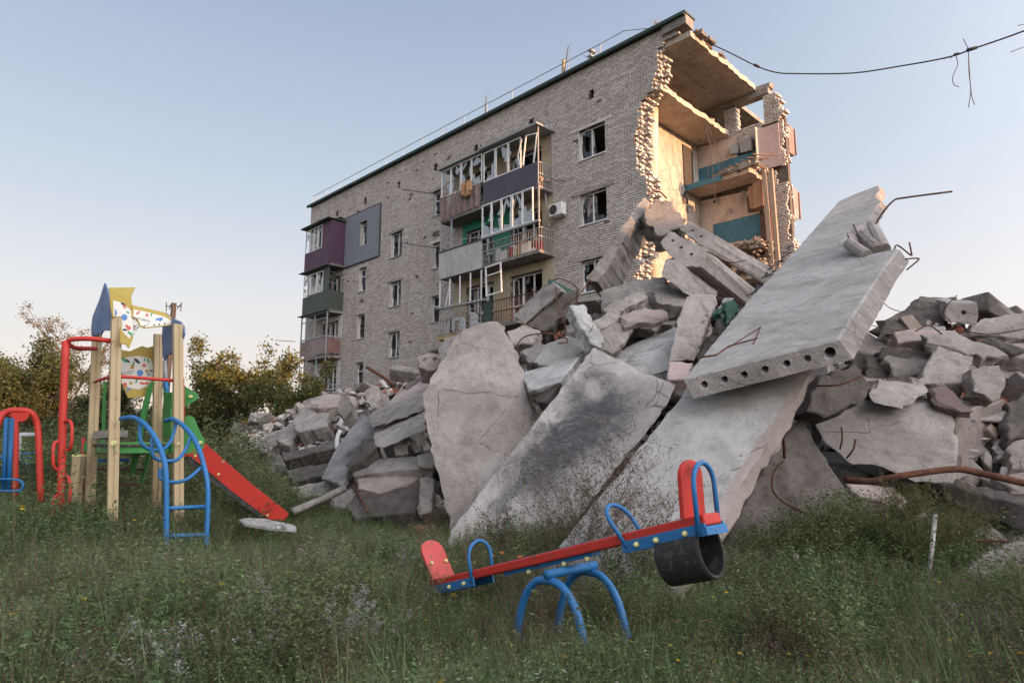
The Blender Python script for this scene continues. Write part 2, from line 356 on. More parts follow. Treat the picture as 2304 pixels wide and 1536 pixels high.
# outer leaf of facade; torn-end bricks become single parts
allb = brick_grid(0, 29, .15, 17.0, 0, .12, WIN, edge_s, seed=1)
endb = []; rest = []
for b6 in allb:
    if b6[3] > float(edge_s(b6[2])) - .33 and b6[2] > 7.0: endb.append(b6)
    else: rest.append(b6)
rr_e = random.Random(77); z = .15; k = 0      # inner leaves of the torn end: bricks laid across the wall, stepped back course by course
while z < 16.2:
    e0 = float(edge_s(z + .04)); cells = ((.13, .375), (.398, .52)) if k % 2 else ((.13, .25), (.273, .52))
    for n_, (ta, tb) in enumerate(cells):
        e1 = e0 + (.10 + .22 * n_) * (z < 15.8) + rr_e.choice((-.12, -.12, 0, 0, 0, .12)) + rr_e.uniform(-.03, .03); s_ = e1
        for m_i in range(3):
            b6 = (s_ - .118, ta, z, s_, tb, z + .077); s_ -= .14
            (endb if m_i == 0 and z > 7.4 else rest).append(b6)
    z += .10; k += 1
pits = [(random.uniform(5, 25.5), random.uniform(6.5, 16.6), random.choice((.10, .12, .16, .16, .24))) for _ in range(26)]
keep = [b for b in rest if random.random() > .002 and not any(abs((b[0] + b[3]) / 2 - p[0]) < p[2] and abs((b[2] + b[5]) / 2 - p[1]) < p[2] * .7 and b[1] < .01 for p in pits)]
brick_mesh('brickwork', keep, BRICKC, bld)
random.shuffle(endb); single = endb[:290]; brick_mesh('edge_brickwork', endb[290:] or rest[:4], BRICKC, bld)
bm0 = []
for k in range(8):
    m_ = MB(); m_.box((-.5, -.5, -.5), (.5, .5, .5), c=tuple(PAL[k % 7] * random.uniform(.85, 1.1)), j=.03)
    o = m_.build('brick', BRICKC, bld); bm0.append(o.data)
    if k < 8: bpy.data.objects.remove(o)
for b6 in single:
    o = link_mesh('brick', random.choice(bm0), bld, ((b6[0] + b6[3]) / 2, (b6[1] + b6[4]) / 2, (b6[2] + b6[5]) / 2))
    o.scale = (b6[3] - b6[0], b6[4] - b6[1], b6[5] - b6[2]); o.rotation_euler = [random.gauss(0, .03) for _ in range(3)]
# backing wall with real openings
def rects_minus(s0, s1, h0, h1, holes):
    hs = [h for h in holes if h[0] < s1 and h[1] > s0 and h[2] < h1 and h[3] > h0]
    xs = sorted({s0, s1, *[min(max(h[0], s0), s1) for h in hs], *[min(max(h[1], s0), s1) for h in hs]}); out = []
    for a, b_ in zip(xs[:-1], xs[1:]):
        if b_ - a < 1e-4: continue
        zs = h0; m_ = (a + b_) / 2
        for h in sorted([h for h in hs if h[0] < m_ < h[1]], key=lambda q: q[2]):
            if h[2] > zs: out.append((a, b_, zs, h[2]))
            zs = max(zs, h[3])
        if zs < h1: out.append((a, b_, zs, h1))
    return out
mb = MB()
for a, b_, c0, c1 in rects_minus(0, 24.4, 0, 16.98, WIN): mb.box((a, .008, c0), (b_, .5, c1))
h = 0
while h < 16.9:
    e = float(edge_s(h + .15)) - .10; mb.box((24.405, .008, h), (e, .49, min(h + .3, 16.95)), j=.0); h += .3
mb.build('wall', MORT, bld)
mb = MB(); mb.box((0, .52, 0), (.35, 11, 16.9)); mb.box((0, 10.6, 0), (25.2, 11, 16.9))   # far end and rear walls of the standing part
for s in (4.9, 8.6, 11.6, 15.2, 18.35, 21.8): mb.box((s, .52, .1), (s + .16, 5.55, 16.2))
mb.box((.4, 5.6, .1), (24.5, 5.8, 16.2)); mb.build('inner_wall', PLAS, bld)
mb = MB()
for f in fl + [14.85]: mb.box((.36, .53, f - .22), (24.9, 10.58, f))
mb.box((-.05, .53, 16.66), (26.8, 10.9, 16.86)); mb.build('floor_slab', CON, bld)
# roof trim and capping
mb = MB(); mb.box((-.22, -.22, 17.02), (28.25, .55, 17.09)); mb.box((-.24, -.24, 16.95), (28.2, -.10, 17.015)); mb.build('roof_trim', GREEN_TRIM, bld)
mb = MB(); mb.box((27.2, -.12, 16.60), (28.22, .45, 16.98), j=.02); mb.build('broken_parapet', CONR, bld)
mb = MB()
for i, s in enumerate(np.linspace(.1, 24.2, 15)): mb.tube([(s, .05, 17.08), (s + .03, .04, 17.72)], .020, 5)
mb.tube([(.1, .04, 17.71), (12, .06, 17.74), (24.2, .04, 17.70), (25.3, .2, 17.85), (26.2, .2, 17.5), (26.9, .1, 17.15)], .020, 5)
mb.tube([(.1, .04, 17.71), (.1, 8, 17.71)], .016, 5); mb.build('roof_railing', METAL, bld)
# ---- windows
def crack_pane(mbq, s0, s1, h0, h1, t, keepf=.6):
    """jagged broken pane: shards left around the frame"""
    cx = (s0 + s1) / 2 + random.uniform(-.1, .1) * (s1 - s0); cz = (h0 + h1) / 2
    n = 9; outer = []; inner = []
    for k in range(n):
        a = 2 * math.pi * k / n + .2; dx, dz = math.cos(a), math.sin(a)
        tt = min(((s1 - s0) / 2) / max(abs(dx), 1e-3), ((h1 - h0) / 2) / max(abs(dz), 1e-3))
        outer.append((min(max((s0 + s1) / 2 + dx * tt, s0), s1), t, min(max(cz + dz * tt, h0), h1)))
        q = tt * random.uniform(.25, .95); inner.append((cx + dx * q * .9, t, cz + dz * q * .95))
    V = outer + inner; F = [(k, (k + 1) % n, (k + 1) % n + n, k + n) for k in range(n) if random.random() < keepf]
    mbq.add(V, F)
def frame_rect(mbq, s0, s1, h0, h1, t0, t1, w=.06):
    mbq.box((s0, t0, h0), (s0 + w, t1, h1)); mbq.box((s1 - w, t0, h0), (s1, t1, h1))
    mbq.box((s0 + w, t0, h0), (s1 - w, t1, h0 + w)); mbq.box((s0 + w, t0, h1 - w), (s1 - w, t1, h1))
LINT = concrete('lintel_render', (.40, .36, .33), (.30, .27, .25), .01, .3, 1)
LINTP = concrete('new_render', (.60, .57, .53), (.5, .47, .44), .01, .2, 1)
CURT = paint('curtain', (.50, .42, .40), .9, .05)
for i, (s0, s1, h0, h1, kd) in enumerate(WIN):
    if kd == 'vent' or h1 < 3.6: continue
    f = MB(); t0 = .16
    frame_rect(f, s0, s1, h0, h1, t0, t0 + .06, .055)
    if kd == 'wide': sm = s0 + (s1 - s0) * .44
    elif kd == 'bwin': sm = s0 + (s1 - s0) * .5
    else: sm = s0 + (s1 - s0) * .52
    if kd in ('wide', 'stair', 'bwin'): f.box((sm - .03, t0 + .004, h0 + .055), (sm + .03, t0 + .056, h1 - .055))
    elif kd == 'narrow' and i % 2: f.box((s0 + .055, t0 + .004, h1 - .52), (s1 - .055, t0 + .056, h1 - .47))
    elif kd == 'bdoor': f.box((s0 + .055, t0 + .004, h0 + .75), (s1 - .055, t0 + .056, h0 + .82))
    w = f.build('window' if kd != 'bdoor' else 'balcony_door', WHITE, bld)
    if i % 3 != 2 or kd == 'wide':      # leaning opened sash
        q = MB(); W_ = (s1 - s0) * .42; a = R(random.choice((20, 35, 50)))
        M = Matrix.Translation((s0 + .06, t0 + .03, h0 + .07)) @ Matrix.Rotation(a, 4, 'Z') @ Matrix.Rotation(R(random.uniform(-4, 4)), 4, 'Y')
        def bx_(x0, x1, z0, z1): q.box((x0, 0, z0), (x1, .05, z1), M=M)
        z0, z1 = 0, h1 - h0 - .14
        bx_(0, .05, z0, z1); bx_(W_ - .05, W_, z0, z1); bx_(.05, W_ - .05, z0, z0 + .05); bx_(.05, W_ - .05, z1 - .05, z1)
        q.build('sash', WHITE, w)
    g = MB(); crack_pane(g, s0 + .055, sm - .03, h0 + .06, h1 - .06, t0 + .03, .75)
    if kd == 'wide' or kd == 'stair' or kd == 'bwin': crack_pane(g, sm + .03, s1 - .055, h0 + .06, h1 - .06, t0 + .03, .4)
    if g.f: g.build('pane', GLASS, w, kind='stuff')
    l = MB(); l.box((s0 - .02, -.05, h0 - .05), (s1 + .02, .155, h0 - .004)); l.build('sill', METAL if kd != 'wide' else WHITE, w)
    if kd in ('narrow', 'stair', 'wide'):
        l = MB(); ex = .38 if kd == 'wide' else .2; pale = (kd == 'wide' and h0 > 12) or (kd == 'narrow' and s0 < 7 and h0 in (10.1, 4.5) or (kd == 'narrow' and 9 < h0 < 11))
        l.box((s0 - ex, -.025, h1 + .0), (s1 + ex, .1, h1 + .13)); l.build('lintel', LINTP if pale else LINT, w)
        l = MB(); l.box((s0 - .015, .012, h0 - .003), (s0 + .028, .155, h1)); l.build('reveal', LINTP, w)
    if kd in ('bwin', 'wide') and i % 2:
        l = MB(); x = s0 + .1; pts = []
        for k in range(9): pts.append((x + k * .055, t0 + .16 + .03 * (k % 2)))
        l.add([(a_, b_, h1 - .1) for a_, b_ in pts] + [(a_ + .12, b_, h0 + .1 + .1 * random.random()) for a_, b_ in pts], [(k, k + 1, k + 10, k + 9) for k in range(8)])
        l.build('curtain', CURT, w)
# boarding over the old window side and small details
mb = MB(); mb.box((4.66, -.07, 11.9), (6.27, -.005, 15.0)); mb.box((7.07, -.07, 11.9), (8.42, -.005, 15.0)); mb.box((6.271, -.07, 11.9), (7.069, -.005, 12.88)); mb.box((6.271, -.07, 14.34), (7.069, -.005, 15.0))
mb.build('insulation_panel', paint('slate_grey_cladding', (.20, .215, .25), .7, .05), bld)
mb = MB(); mb.box((4.62, -.085, 11.84), (8.46, -.072, 11.9)); mb.box((8.42, -.085, 11.9), (8.46, -.0, 15.04)); mb.box((4.62, -.085, 15.0), (8.42, -.0, 15.04)); mb.build('panel_edging', DARK, bld)
# clothes poles sticking out
mb = MB(); mb.tube([(13.9, -.02, 14.0), (12.7, -1.6, 14.2)], .02, 6); mb.tube([(14.3, -.02, 11.0), (12.9, -1.7, 11.3)], .02, 6); mb.tube([(.5, -.9, 7.7), (-.2, -1.9, 7.75)], .02, 5)
mb.tube([(21.6, -.1, 12.6), (21.9, -.15, 12.35), (22.3, -.05, 12.3)], .015, 5); mb.build('bracket', DARK, bld)
# ---- balconies
def corr(mbq, s0, s1, h0, h1, t, step=.09, d=.018, side=False):
    n = max(2, int((s1 - s0) / step)); 
    for k in range(n):
        a = s0 + (s1 - s0) * k / n; b_ = s0 + (s1 - s0) * (k + .62) / n; e = s0 + (s1 - s0) * (k + 1) / n
        if not side:
            mbq.add([(a, t, h0), (b_, t, h0), (b_, t, h1), (a, t, h1)], [(0, 1, 2, 3)]); mbq.add([(b_, t, h0), (e, t + d, h0), (e, t + d, h1), (b_, t, h1)], [(0, 1, 2, 3)])
            mbq.add([(e, t + d, h0), (e, t, h0), (e, t, h1), (e, t + d, h1)], [(0, 1, 2, 3)])
        else:
            mbq.add([(t, a, h0), (t, b_, h0), (t, b_, h1), (t, a, h1)], [(0, 1, 2, 3)]); mbq.add([(t, b_, h0), (t - d, e, h0), (t - d, e, h1), (t, b_, h1)], [(0, 1, 2, 3)])
            mbq.add([(t - d, e, h0), (t, e, h0), (t, e, h1), (t - d, e, h1)], [(0, 1, 2, 3)])
def glaz(parent, s0, s1, h0, h1, t, n, w=.05, keepf=.4, sag=0, miss=()):
    for k in range(n):
        if k in miss: continue
        a = s0 + (s1 - s0) * k / n; b_ = s0 + (s1 - s0) * (k + 1) / n; f = MB()
        M = Matrix.Translation((a, t, h0)) @ Matrix.Rotation(R(random.uniform(-1.2, 1.2) + sag), 4, 'Y')
        def q(x0, x1, z0, z1): f.box((x0, 0, z0), (x1, .05, z1), M=M)
        W_ = b_ - a - .012; H_ = h1 - h0
        q(0, w, 0, H_); q(W_ - w, W_, 0, H_); q(w, W_ - w, 0, w); q(w, W_ - w, H_ - w, H_)
        fo = f.build('window_frame', WHITE, parent)
balcony_doc = 'balcony'
def balcony(s0, s1, f, t=-.95, slab=CON):
    m_ = MB(); m_.box((s0, t, f - .17), (s1, -.004, f - .02), j=.006); return m_.build('balcony', slab, bld)
def shards(parent, s0, s1, h0, h1, t, n, keepf=.5):
    g = MB()
    for k in range(n):
        a = s0 + (s1 - s0) * k / n; b_ = s0 + (s1 - s0) * (k + 1) / n; crack_pane(g, a + .06, b_ - .06, h0 + .05, h1 - .05, t, keepf)
    if g.f: g.build('pane', GLASS_SKY, parent, kind='stuff')
GLASS_SKY, nt_, b_, co_ = newmat('sky_pale_glass', .12, spec=.9); b_.inputs['Base Color'].default_value = (.30, .33, .36, 1)  # pale base colour stands in for sky reflected in the panes
# block one (left): s 1.4 - 4.62
PURP = paint('purple_sheet', (.085, .045, .075), .5, .08, (.3, .25, .28)); GRG = paint('green_grey_sheet', (.075, .09, .078), .6, .05)
PINK = concrete('pink_panel', (.36, .29, .28), (.28, .21, .2), .01, .3, 1)
b5 = balcony(1.4, 4.62, 12.1); T_ = -1.0
m_ = MB(); corr(m_, 1.4, 4.62, 12.05, 13.2, T_); corr(m_, 3.55, 4.62, 13.2, 14.75, T_); corr(m_, T_, -.01, 12.0, 14.75, 4.63, side=True); m_.build('cladding', PURP, b5)
m_ = MB(); m_.box((1.25, -1.3, 14.78), (4.75, -.01, 14.84)); m_.box((4.3, -.55, 14.85), (4.75, -.1, 15.0), j=.05); m_.build('canopy', GREEN_TRIM, b5)
glaz(b5, 1.42, 3.55, 13.2, 14.7, T_ - .01, 4); shards(b5, 1.42, 3.55, 13.2, 14.7, T_ + .02, 4, .6)
b4 = balcony(1.4, 4.62, 9.3)
m_ = MB(); corr(m_, 1.4, 4.62, 9.2, 10.35, T_); corr(m_, 3.9, 4.62, 10.35, 11.85, T_); corr(m_, T_, -.01, 9.2, 10.4, 4.63, side=True); m_.build('cladding', GRG, b4)
glaz(b4, 1.45, 3.88, 10.42, 11.72, T_ - .01, 3); shards(b4, 1.45, 3.88, 10.42, 11.7, T_ + .02, 3, .75)
m_ = MB(); m_.box((1.2, -1.25, 11.88), (4.7, -.01, 11.93)); m_.bar((4.62, -.98, 11.5), (4.62, -.02, 11.5), .04); m_.bar((4.62, -.98, 11.1), (4.62, -.02, 11.15), .04); m_.build('canopy', GRG, b4)
b3 = balcony(1.4, 4.62, 6.5)
m_ = MB()
for s in (1.45, 3.1, 4.58): m_.bar((s, T_, 6.5), (s, T_, 9.1), .07)
for s in (1.45, 2.0, 3.1, 4.58): m_.bar((s, T_, 7.6), (s, T_, 9.1), .05)
m_.bar((1.4, T_, 7.6), (4.6, T_, 7.6), .08); m_.bar((1.4, T_, 8.7), (4.6, T_, 8.7), .05); m_.bar((4.6, T_, 7.6), (4.6, 0, 7.6), .08); m_.bar((1.4, T_, 9.08), (4.6, T_, 9.08), .07); m_.bar((4.6, T_, 9.08), (4.6, 0, 9.08), .06)
m_.build('railing', METAL, b3)
for a, c_ in ((1.5, 3.05), (3.15, 4.5)):
    m_ = MB(); m_.box((a, T_ - .02, 6.6), (c_, T_, 7.5)); m_.build('panel', PINK, b3)
m_ = MB(); m_.box((4.58, T_ + .06, 6.6), (4.61, -.05, 7.5)); m_.build('panel', concrete('red_panel', (.25, .15, .14), (.19, .11, .1), .01, .3, 1), b3)
m_ = MB(); m_.box((1.2, -1.2, 9.12), (4.75, -.9, 9.16)); m_.build('canopy', GRG, b3)
b2 = balcony(1.4, 4.62, 3.7)
m_ = MB()
for s in (1.45, 2.3, 3.5, 4.58): m_.bar((s, T_, 3.7), (s, T_, 6.35), .05)
for h in (5.9, 5.2, 4.75): m_.bar((1.45, T_, h), (4.58, T_, h), .04)
m_.bar((4.58, T_, 5.2), (4.58, 0, 5.2), .04); m_.bar((4.58, T_, 4.75), (4.58, 0, 4.75), .05); m_.bar((1.45, T_, 5.2), (1.45, 0, 4.75), .04); m_.build('railing', METAL, b2)
m_ = MB(); m_.box((1.5, T_ - .02, 3.8), (2.9, T_, 4.6)); m_.box((3.6, T_ - .02, 3.8), (4.5, T_, 4.6)); m_.build('panel', PINK, b2)
WRN = concrete('white_render', (.62, .6, .58), (.5, .48, .46), .005, .15, 1)
for s0_, s1_, f in ((1.5, 2.25, 3.7), (4.2, 4.6, 3.7), (4.2, 4.6, 6.5), (2.25, 4.2, 6.5)):
    m_ = MB()
    if s1_ - s0_ < 1: m_.box((s0_, -.03, f), (s1_, -.006, f + 2.55))
    else: m_.box((s0_, -.03, f + 2.2), (s1_, -.006, f + 2.5))
    m_.build('white_render', WRN, bld)

b1 = balcony(1.4, 4.62, .9)
# block two: left s 15.1 - 18.2, right s 18.2 - 21.65
T2 = -.95
CORR = paint('dark_violet_sheet', (.07, .062, .085), .45, .05); GRN = paint('green_render', (.03, .24, .16), .7, .1, (.3, .3, .28), ws=5)
CRM = concrete('cream_render', (.52, .45, .33), (.42, .35, .25), .006, .3, 1); RAG = paint('torn_fabric', (.22, .165, .155), .95, .3, (.12, .08, .07), ws=6)
l5 = balcony(15.1, 18.18, 12.1)
glaz(l5, 15.12, 18.1, 13.2, 14.6, T2 - .02, 4, miss=()); shards(l5, 15.12, 18.1, 13.2, 14.6, T2 + .01, 4, .45)
m_ = MB(); n = 26
for k in range(n):
    for q in range(7):
        pass
V = [(15.1 + 3.0 * a / n, T2 - .03 - .05 * math.sin(a * 1.7) - .06 * random.random() - (.12 if 14 < a < 21 and q > 3 else 0), 12.08 + 1.1 * q / 6 + (.05 * random.random() if q == 6 else 0)) for q in range(7) for a in range(n + 1)]
m_.add(V, [(q * (n + 1) + a, q * (n + 1) + a + 1, (q + 1) * (n + 1) + a + 1, (q + 1) * (n + 1) + a) for q in range(6) for a in range(n) if not (a in (5, 6, 10) and q > 2)])
m_.build('torn_covering', RAG, l5)
m_ = MB(); V = []
for k in range(12): V.append((16.9 + .06 * k, T2 - .2 - .12 * math.sin(k), 13.35 + .12 * math.cos(k * 2)))
for k in range(12): V.append((16.95 + .06 * k + .05, T2 - .25 - .1 * math.sin(k * 2), 12.85 - .2 * math.sin(k * .3)))
m_.add(V, [(k, k + 1, k + 13, k + 12) for k in range(11)]); m_.build('hanging_rag', paint('ochre_rag', (.38, .22, .11), .9, .2), l5)
m_ = MB(); m_.box((15.0, T2 - .18, 14.64), (18.2, -.01, 14.70)); m_.build('canopy', METAL, l5)
r5 = balcony(18.2, 21.6, 12.1)
m_ = MB(); corr(m_, 18.2, 21.6, 12.0, 13.1, T2 - .03, .1, .025); m_.build('cladding', CORR, r5)
glaz(r5, 18.2, 20.6, 13.12, 14.55, T2 - .02, 3, miss=()); shards(r5, 18.2, 20.6, 13.12, 14.55, T2 + .01, 3, .4)
m_ = MB(); M = Matrix.Translation((20.7, T2 - .05, 13.2)) @ Matrix.Rotation(R(9), 4, 'Y')
for a in ((0, 0, .05, 1.3), (.65, 0, .7, 1.3), (.05, 1.25, .65, 1.3)): m_.box((a[0], 0, a[1]), (a[2], .05, a[3]), M=M)
m_.tube([(20.65, T2, 14.4), (20.45, T2 - .05, 13.7), (20.55, T2, 13.15)], .025, 5); m_.build('hanging_sash', WHITE, r5)
m_ = MB(); m_.box((18.1, T2 - .25, 14.66), (21.75, -.01, 14.74), j=.01); m_.box((21.2, -.6, 14.74), (21.75, -.1, 14.86), j=.04); m_.build('canopy', METAL, r5)
m_ = MB()
for t in np.linspace(T2, 0, 8): m_.bar((21.6, t, 12.1), (21.6, t, 13.1), .02)
for h in (13.1, 12.6): m_.bar((21.6, T2, h), (21.6, 0, h), .035)
m_.bar((21.6, T2, 12.1), (21.6, T2, 14.66), .05); m_.bar((21.58, -.05, 12.1), (21.58, -.05, 14.66), .06); m_.build('railing', METAL, r5)
m_ = MB()
for k in range(40): m_.box(*[(lambda x, y, z: ((x, y, z), (x + random.uniform(.1, .25), y + .1, z + .07)))(21.3 + random.random() * .15, T2 + random.random() * .7, 12.1 + random.random() * .35)][0], c=(.35, .25, .2), j=.02)
m_.build('loose_brick', BRICKC, r5, kind='stuff')
l4 = balcony(15.1, 18.18, 9.3)
m_ = MB(); m_.box((15.1, T2 - .06, 9.12), (18.18, T2 - .02, 10.42)); m_.build('panel', concrete('white_sheet', (.55, .54, .54), (.47, .45, .45), .004, .25, .6, rust=.3), l4)
m_ = MB(); m_.box((15.08, T2 - .10, 10.43), (18.2, T2 + .02, 10.47)); m_.build('coping', DARK, l4)
m_ = MB(); 
for s in (15.15, 15.95): m_.bar((s, T2, 10.45), (s, T2, 11.95), .06)
m_.bar((15.6, T2 + .2, 11.0), (18.1, T2 + .3, 10.7), .04); m_.build('post', METAL, l4)
r4 = balcony(18.2, 21.65, 9.3)
glaz(r4, 18.22, 21.4, 10.5, 12.0, T2 - .12, 5); shards(r4, 18.22, 21.4, 10.5, 12.0, T2 - .09, 5, .55)
m_ = MB(); m_.box((18.2, T2 - .16, 10.40), (21.75, T2 - .03, 10.49)); m_.bar((18.2, T2, 9.85), (21.65, T2, 9.85), .05); m_.bar((18.2, T2, 10.2), (21.65, T2, 10.2), .04)
for s in np.linspace(18.25, 21.6, 24): m_.bar((s, T2, 9.3), (s, T2, 10.2), .015)
for t in np.linspace(T2, -.02, 7): m_.bar((21.62, t, 9.3), (21.62, t, 10.25), .018)
for h in (9.85, 10.25, 12.0): m_.bar((21.62, T2, h), (21.62, 0, h), .04)
m_.bar((21.6, T2 + .02, 10.3), (21.6, T2 + .02, 12.0), .06); m_.bar((21.6, -.3, 10.4), (21.4, -.32, 12.0), .05); m_.build('railing', METAL, r4)
m_ = MB()
for k in range(26):
    x = random.uniform(18.3, 21.3); w = random.uniform(.1, .35); hh = random.uniform(.2, .75); y = random.uniform(T2 + .1, -.3)
    m_.box((x, y, 9.3), (x + w, y + .12, 9.3 + hh), c=random.choice([(.35, .03, .03), (.35, .2, .1), (.6, .58, .55), (.05, .2, .14), (.2, .12, .08)]), j=.03)
m_.build('clutter', COLA, r4, kind='stuff')
l3 = balcony(15.1, 18.18, 6.5)
m_ = MB()
for s in np.linspace(15.15, 18.1, 5): m_.bar((s, T2, 7.7), (s, T2, 9.05), .05)
m_.bar((15.5, T2 + .05, 7.7), (15.9, T2 + .05, 9.0), .05); m_.build('post', WHITE, l3)
m_ = MB(); m_.bar((15.0, T2 - .05, 7.72), (18.6, T2 - .1, 7.62), .10, .08)
for h in (6.62, 6.85, 7.1, 7.35, 7.6): m_.bar((15.12, T2, h), (18.15, T2, h), .03)
for s in np.linspace(15.15, 18.1, 5): m_.bar((s, T2, 6.5), (s, T2, 7.6), .035)
m_.build('railing', METAL, l3)
m_ = MB()
for k in range(34):
    x = random.uniform(15.2, 17.9); w = random.uniform(.1, .35); hh = random.uniform(.15, .85); y = random.uniform(T2 + .1, -.4)
    m_.box((x, y, 6.5), (x + w, y + .1, 6.5 + hh), c=random.choice([(.6, .6, .6), (.5, .5, .52), (.25, .18, .13), (.06, .06, .07)]), j=.04)
m_.build('clutter', COLA, l3, kind='stuff')
m_ = MB(); m_.box((15.1, T2 - .1, 6.16), (18.1, T2 + .3, 6.3)); m_.build('plank', paint('ochre_plank', (.42, .28, .12), .7, .15), l3)
r3 = balcony(18.2, 21.65, 6.5)
m_ = MB()
for s in np.linspace(18.3, 21.6, 22): m_.bar((s, T2, 6.5), (s, T2, 7.5), .018)
for h in (7.0, 7.5): m_.bar((18.2, T2, h), (21.65, T2, h), .04)
m_.build('railing', RUST, r3)
m_ = MB(); M = Matrix.Translation((18.5, T2 - .1, 7.75)) @ Matrix.Rotation(R(-3), 4, 'Y')
for a in ((0, 0, .06, 1.35), (.95, 0, 1.01, 1.35), (.06, 1.29, .95, 1.35), (.06, 0, .95, .06), (.06, .9, .95, .95)): m_.box((a[0], 0, a[1]), (a[2], .06, a[3]), M=M)
m_.build('hanging_sash', WHITE, r3)
m_ = MB(); m_.box((18.25, T2 - .02, 6.5), (18.8, T2 + .03, 7.55)); m_.build('panel', GREEN_TRIM, r3)
m_ = MB()
for f in (12.1, 9.3, 6.5):
    for a, e in ((15.12, 16.0), (17.95, 19.0), (20.95, 21.6)):
        if f == 9.3 and e < 19.1: continue
        m_.box((a, -.03, f), (e, -.006, f + 2.55))
    m_.box((16.0, -.03, f + 2.24), (17.95, -.006, f + 2.6)) if f != 9.3 else None
    m_.box((19.0, -.03, f + 2.24), (20.95, -.006, f + 2.6)); m_.box((19.65, -.03, f), (20.95, -.006, f + .8))
m_.build('balcony_render', CRM, bld)
m_ = MB(); m_.box((15.7, -.035, 9.3), (16.0, -.006, 11.95)); m_.box((17.95, -.035, 9.3), (19.0, -.006, 11.95)); m_.box((16.0, -.035, 11.52), (17.95, -.006, 11.95)); m_.build('green_render', GRN, bld)
# ---- torn interior: cross wall, rear wall, slabs
m_ = MB(); m_.box((25.1, .5, 0), (25.42, 5.55, 14.6)); m_.build('cross_wall', concrete('torn_plaster', (.56, .49, .43), (.44, .37, .32), .03, .6, 1.3, rust=.35, rnd=False), bld)
BLUW = concrete('blue_wall_paint', (.075, .20, .27), (.06, .16, .22), .008, .35, 1.2, rnd=False)
rear_holes = [(26.08, 26.72, 14.85, 15.95), (27.3, 28.5, 14.8, 15.95)]
m_ = MB(); 
for a, b_, c0, c1 in rects_minus(25.3, 29.3, 5.0, 14.7, [(28.05, 28.35, 12.6, 14.0)]): m_.box((a, 5.73, c0), (b_, 5.95, c1))
m_.build('rear_wall', MORT, bld)
def redge(h): return 29.25 + .06 * math.sin(h * 5) - (.35 if 11.9 < h < 12.6 else 0) + (.12 if h < 9.5 else 0)
bb = brick_grid(28.2, 30, 5, 14.75, 5.6, 5.72, [(28.2, 29.05, 12.5, 14.6)], redge, seed=31, crop=True) + brick_grid(28.6, 30, 5, 14.75, 5.96, 6.08, (), redge, seed=32, crop=True) + brick_grid(28.9, 30, 5, 14.75, 5.74, 5.94, (), redge, seed=34, crop=True)
bb += brick_grid(25.3, 26.1, 14.7, 15.95, 5.6, 5.98, (), seed=33) + brick_grid(26.75, 27.3, 14.7, 15.95, 5.6, 5.98, (), seed=35)
bb += brick_grid(28.5, 29.3, 14.7, 15.9, 5.6, 5.98, (), lambda h: 29.2 - .2 * (h - 15), seed=36) + brick_grid(26.1, 28.4, 14.5, 14.82, 5.6, 5.98, (), seed=37) + brick_grid(26.9, 28.1, 13.9, 14.5, 5.6, 5.72, (), seed=38)
brick_mesh('rear_brickwork', bb, BRICKC, bld)
m_ = MB(); m_.box((25.2, 5.55, 15.96), (28.75, 6.0, 16.2), j=.02); m_.box((28.0, 5.6, 16.21), (28.85, 5.95, 16.42), j=.03); m_.build('window_lintel', CON, bld)
PLW = concrete('cream_plaster', (.58, .51, .44), (.47, .39, .33), .015, .35, 1, rust=.15, rnd=False)
m_ = MB()   # plaster on rear wall with broken right edge, upper and lower rooms
for (a, e, c0, c1) in ((25.43, 27.3, 13.56, 14.6), (25.43, 28.2, 9.35, 12.05)):
    pts = [(a, c0), (e, c0)]; z = c0
    while z < c1 - .15: z += .15; pts.append((e + random.uniform(-.14, .05) - (.25 if c1 < 13 and z > 11.2 else 0), z))
    pts += [(a, c1)]
    m_ = MB(); m_.prism([(x, 5.56, z_) for x, z_ in pts], (0, .035, 0)); m_.build('wall_plaster', PLW, bld)
def band(a, e, c0, c1, rough=True):
    pts = [(a, c0)]; x = a
    while x < e - .2: x += .2; pts.append((x, c0 + (random.uniform(0, .14) if rough else 0)))
    pts += [(e, c0 + .1), (e, c1), (a, c1)]; m_ = MB(); m_.prism([(p, 5.535, z_) for p, z_ in pts], (0, .06, 0)); m_.build('blue_dado', BLUW, bld)
band(25.43, 28.12, 12.62, 13.56); band(26.0, 28.15, 9.75, 10.82)
m_ = MB(); m_.box((28.15, 5.4, 9.4), (28.62, 5.55, 10.75)); m_.box((27.6, 5.5, 10.95), (28.1, 5.54, 11.6), j=.03); m_.build('brown_panel', paint('brown_panel', (.10, .06, .055), .7, .1), bld)
m_ = MB(); m_.box((28.22, 5.50, 12.62), (29.12, 5.58, 14.45), j=.02); m_.build('pink_wallpaper', concrete('pink_wallpaper', (.60, .46, .43), (.54, .40, .37), .01, .3, 1, rnd=False), bld)
m_ = MB(); m_.box((28.19, 5.3, 12.6), (28.25, 5.5, 14.5), j=.01); m_.build('door_jamb', paint('cream_jamb', (.6, .56, .46), .6, .1), bld)
m_ = MB(); m_.box((27.45, 5.46, 13.62), (27.95, 5.54, 14.25), j=.03); m_.box((27.0, 5.45, 13.7), (27.4, 5.54, 14.1), j=.05); m_.build('meter_box', METAL, bld)
def brk_slab(name, s0, s1, t0, t1, h0, h1, mat, seed, amp=.12, front=True):
    rr = random.Random(seed); pts = [(s0, t1)]; pts.append((s0, t0)); x = s0
    while x < s1 - .25: x += .25; pts.append((x, t0 + (rr.uniform(0, amp) if front else 0)))
    y = t0; pts.append((s1, t0))
    while y < t1 - .25: y += .25; pts.append((s1 + rr.uniform(-amp, amp), y))
    pts.append((s1, t1)); q = MB(); q.prism([(a, b_, h0) for a, b_ in pts], (0, 0, h1 - h0)); return q.build(name, mat, bld)
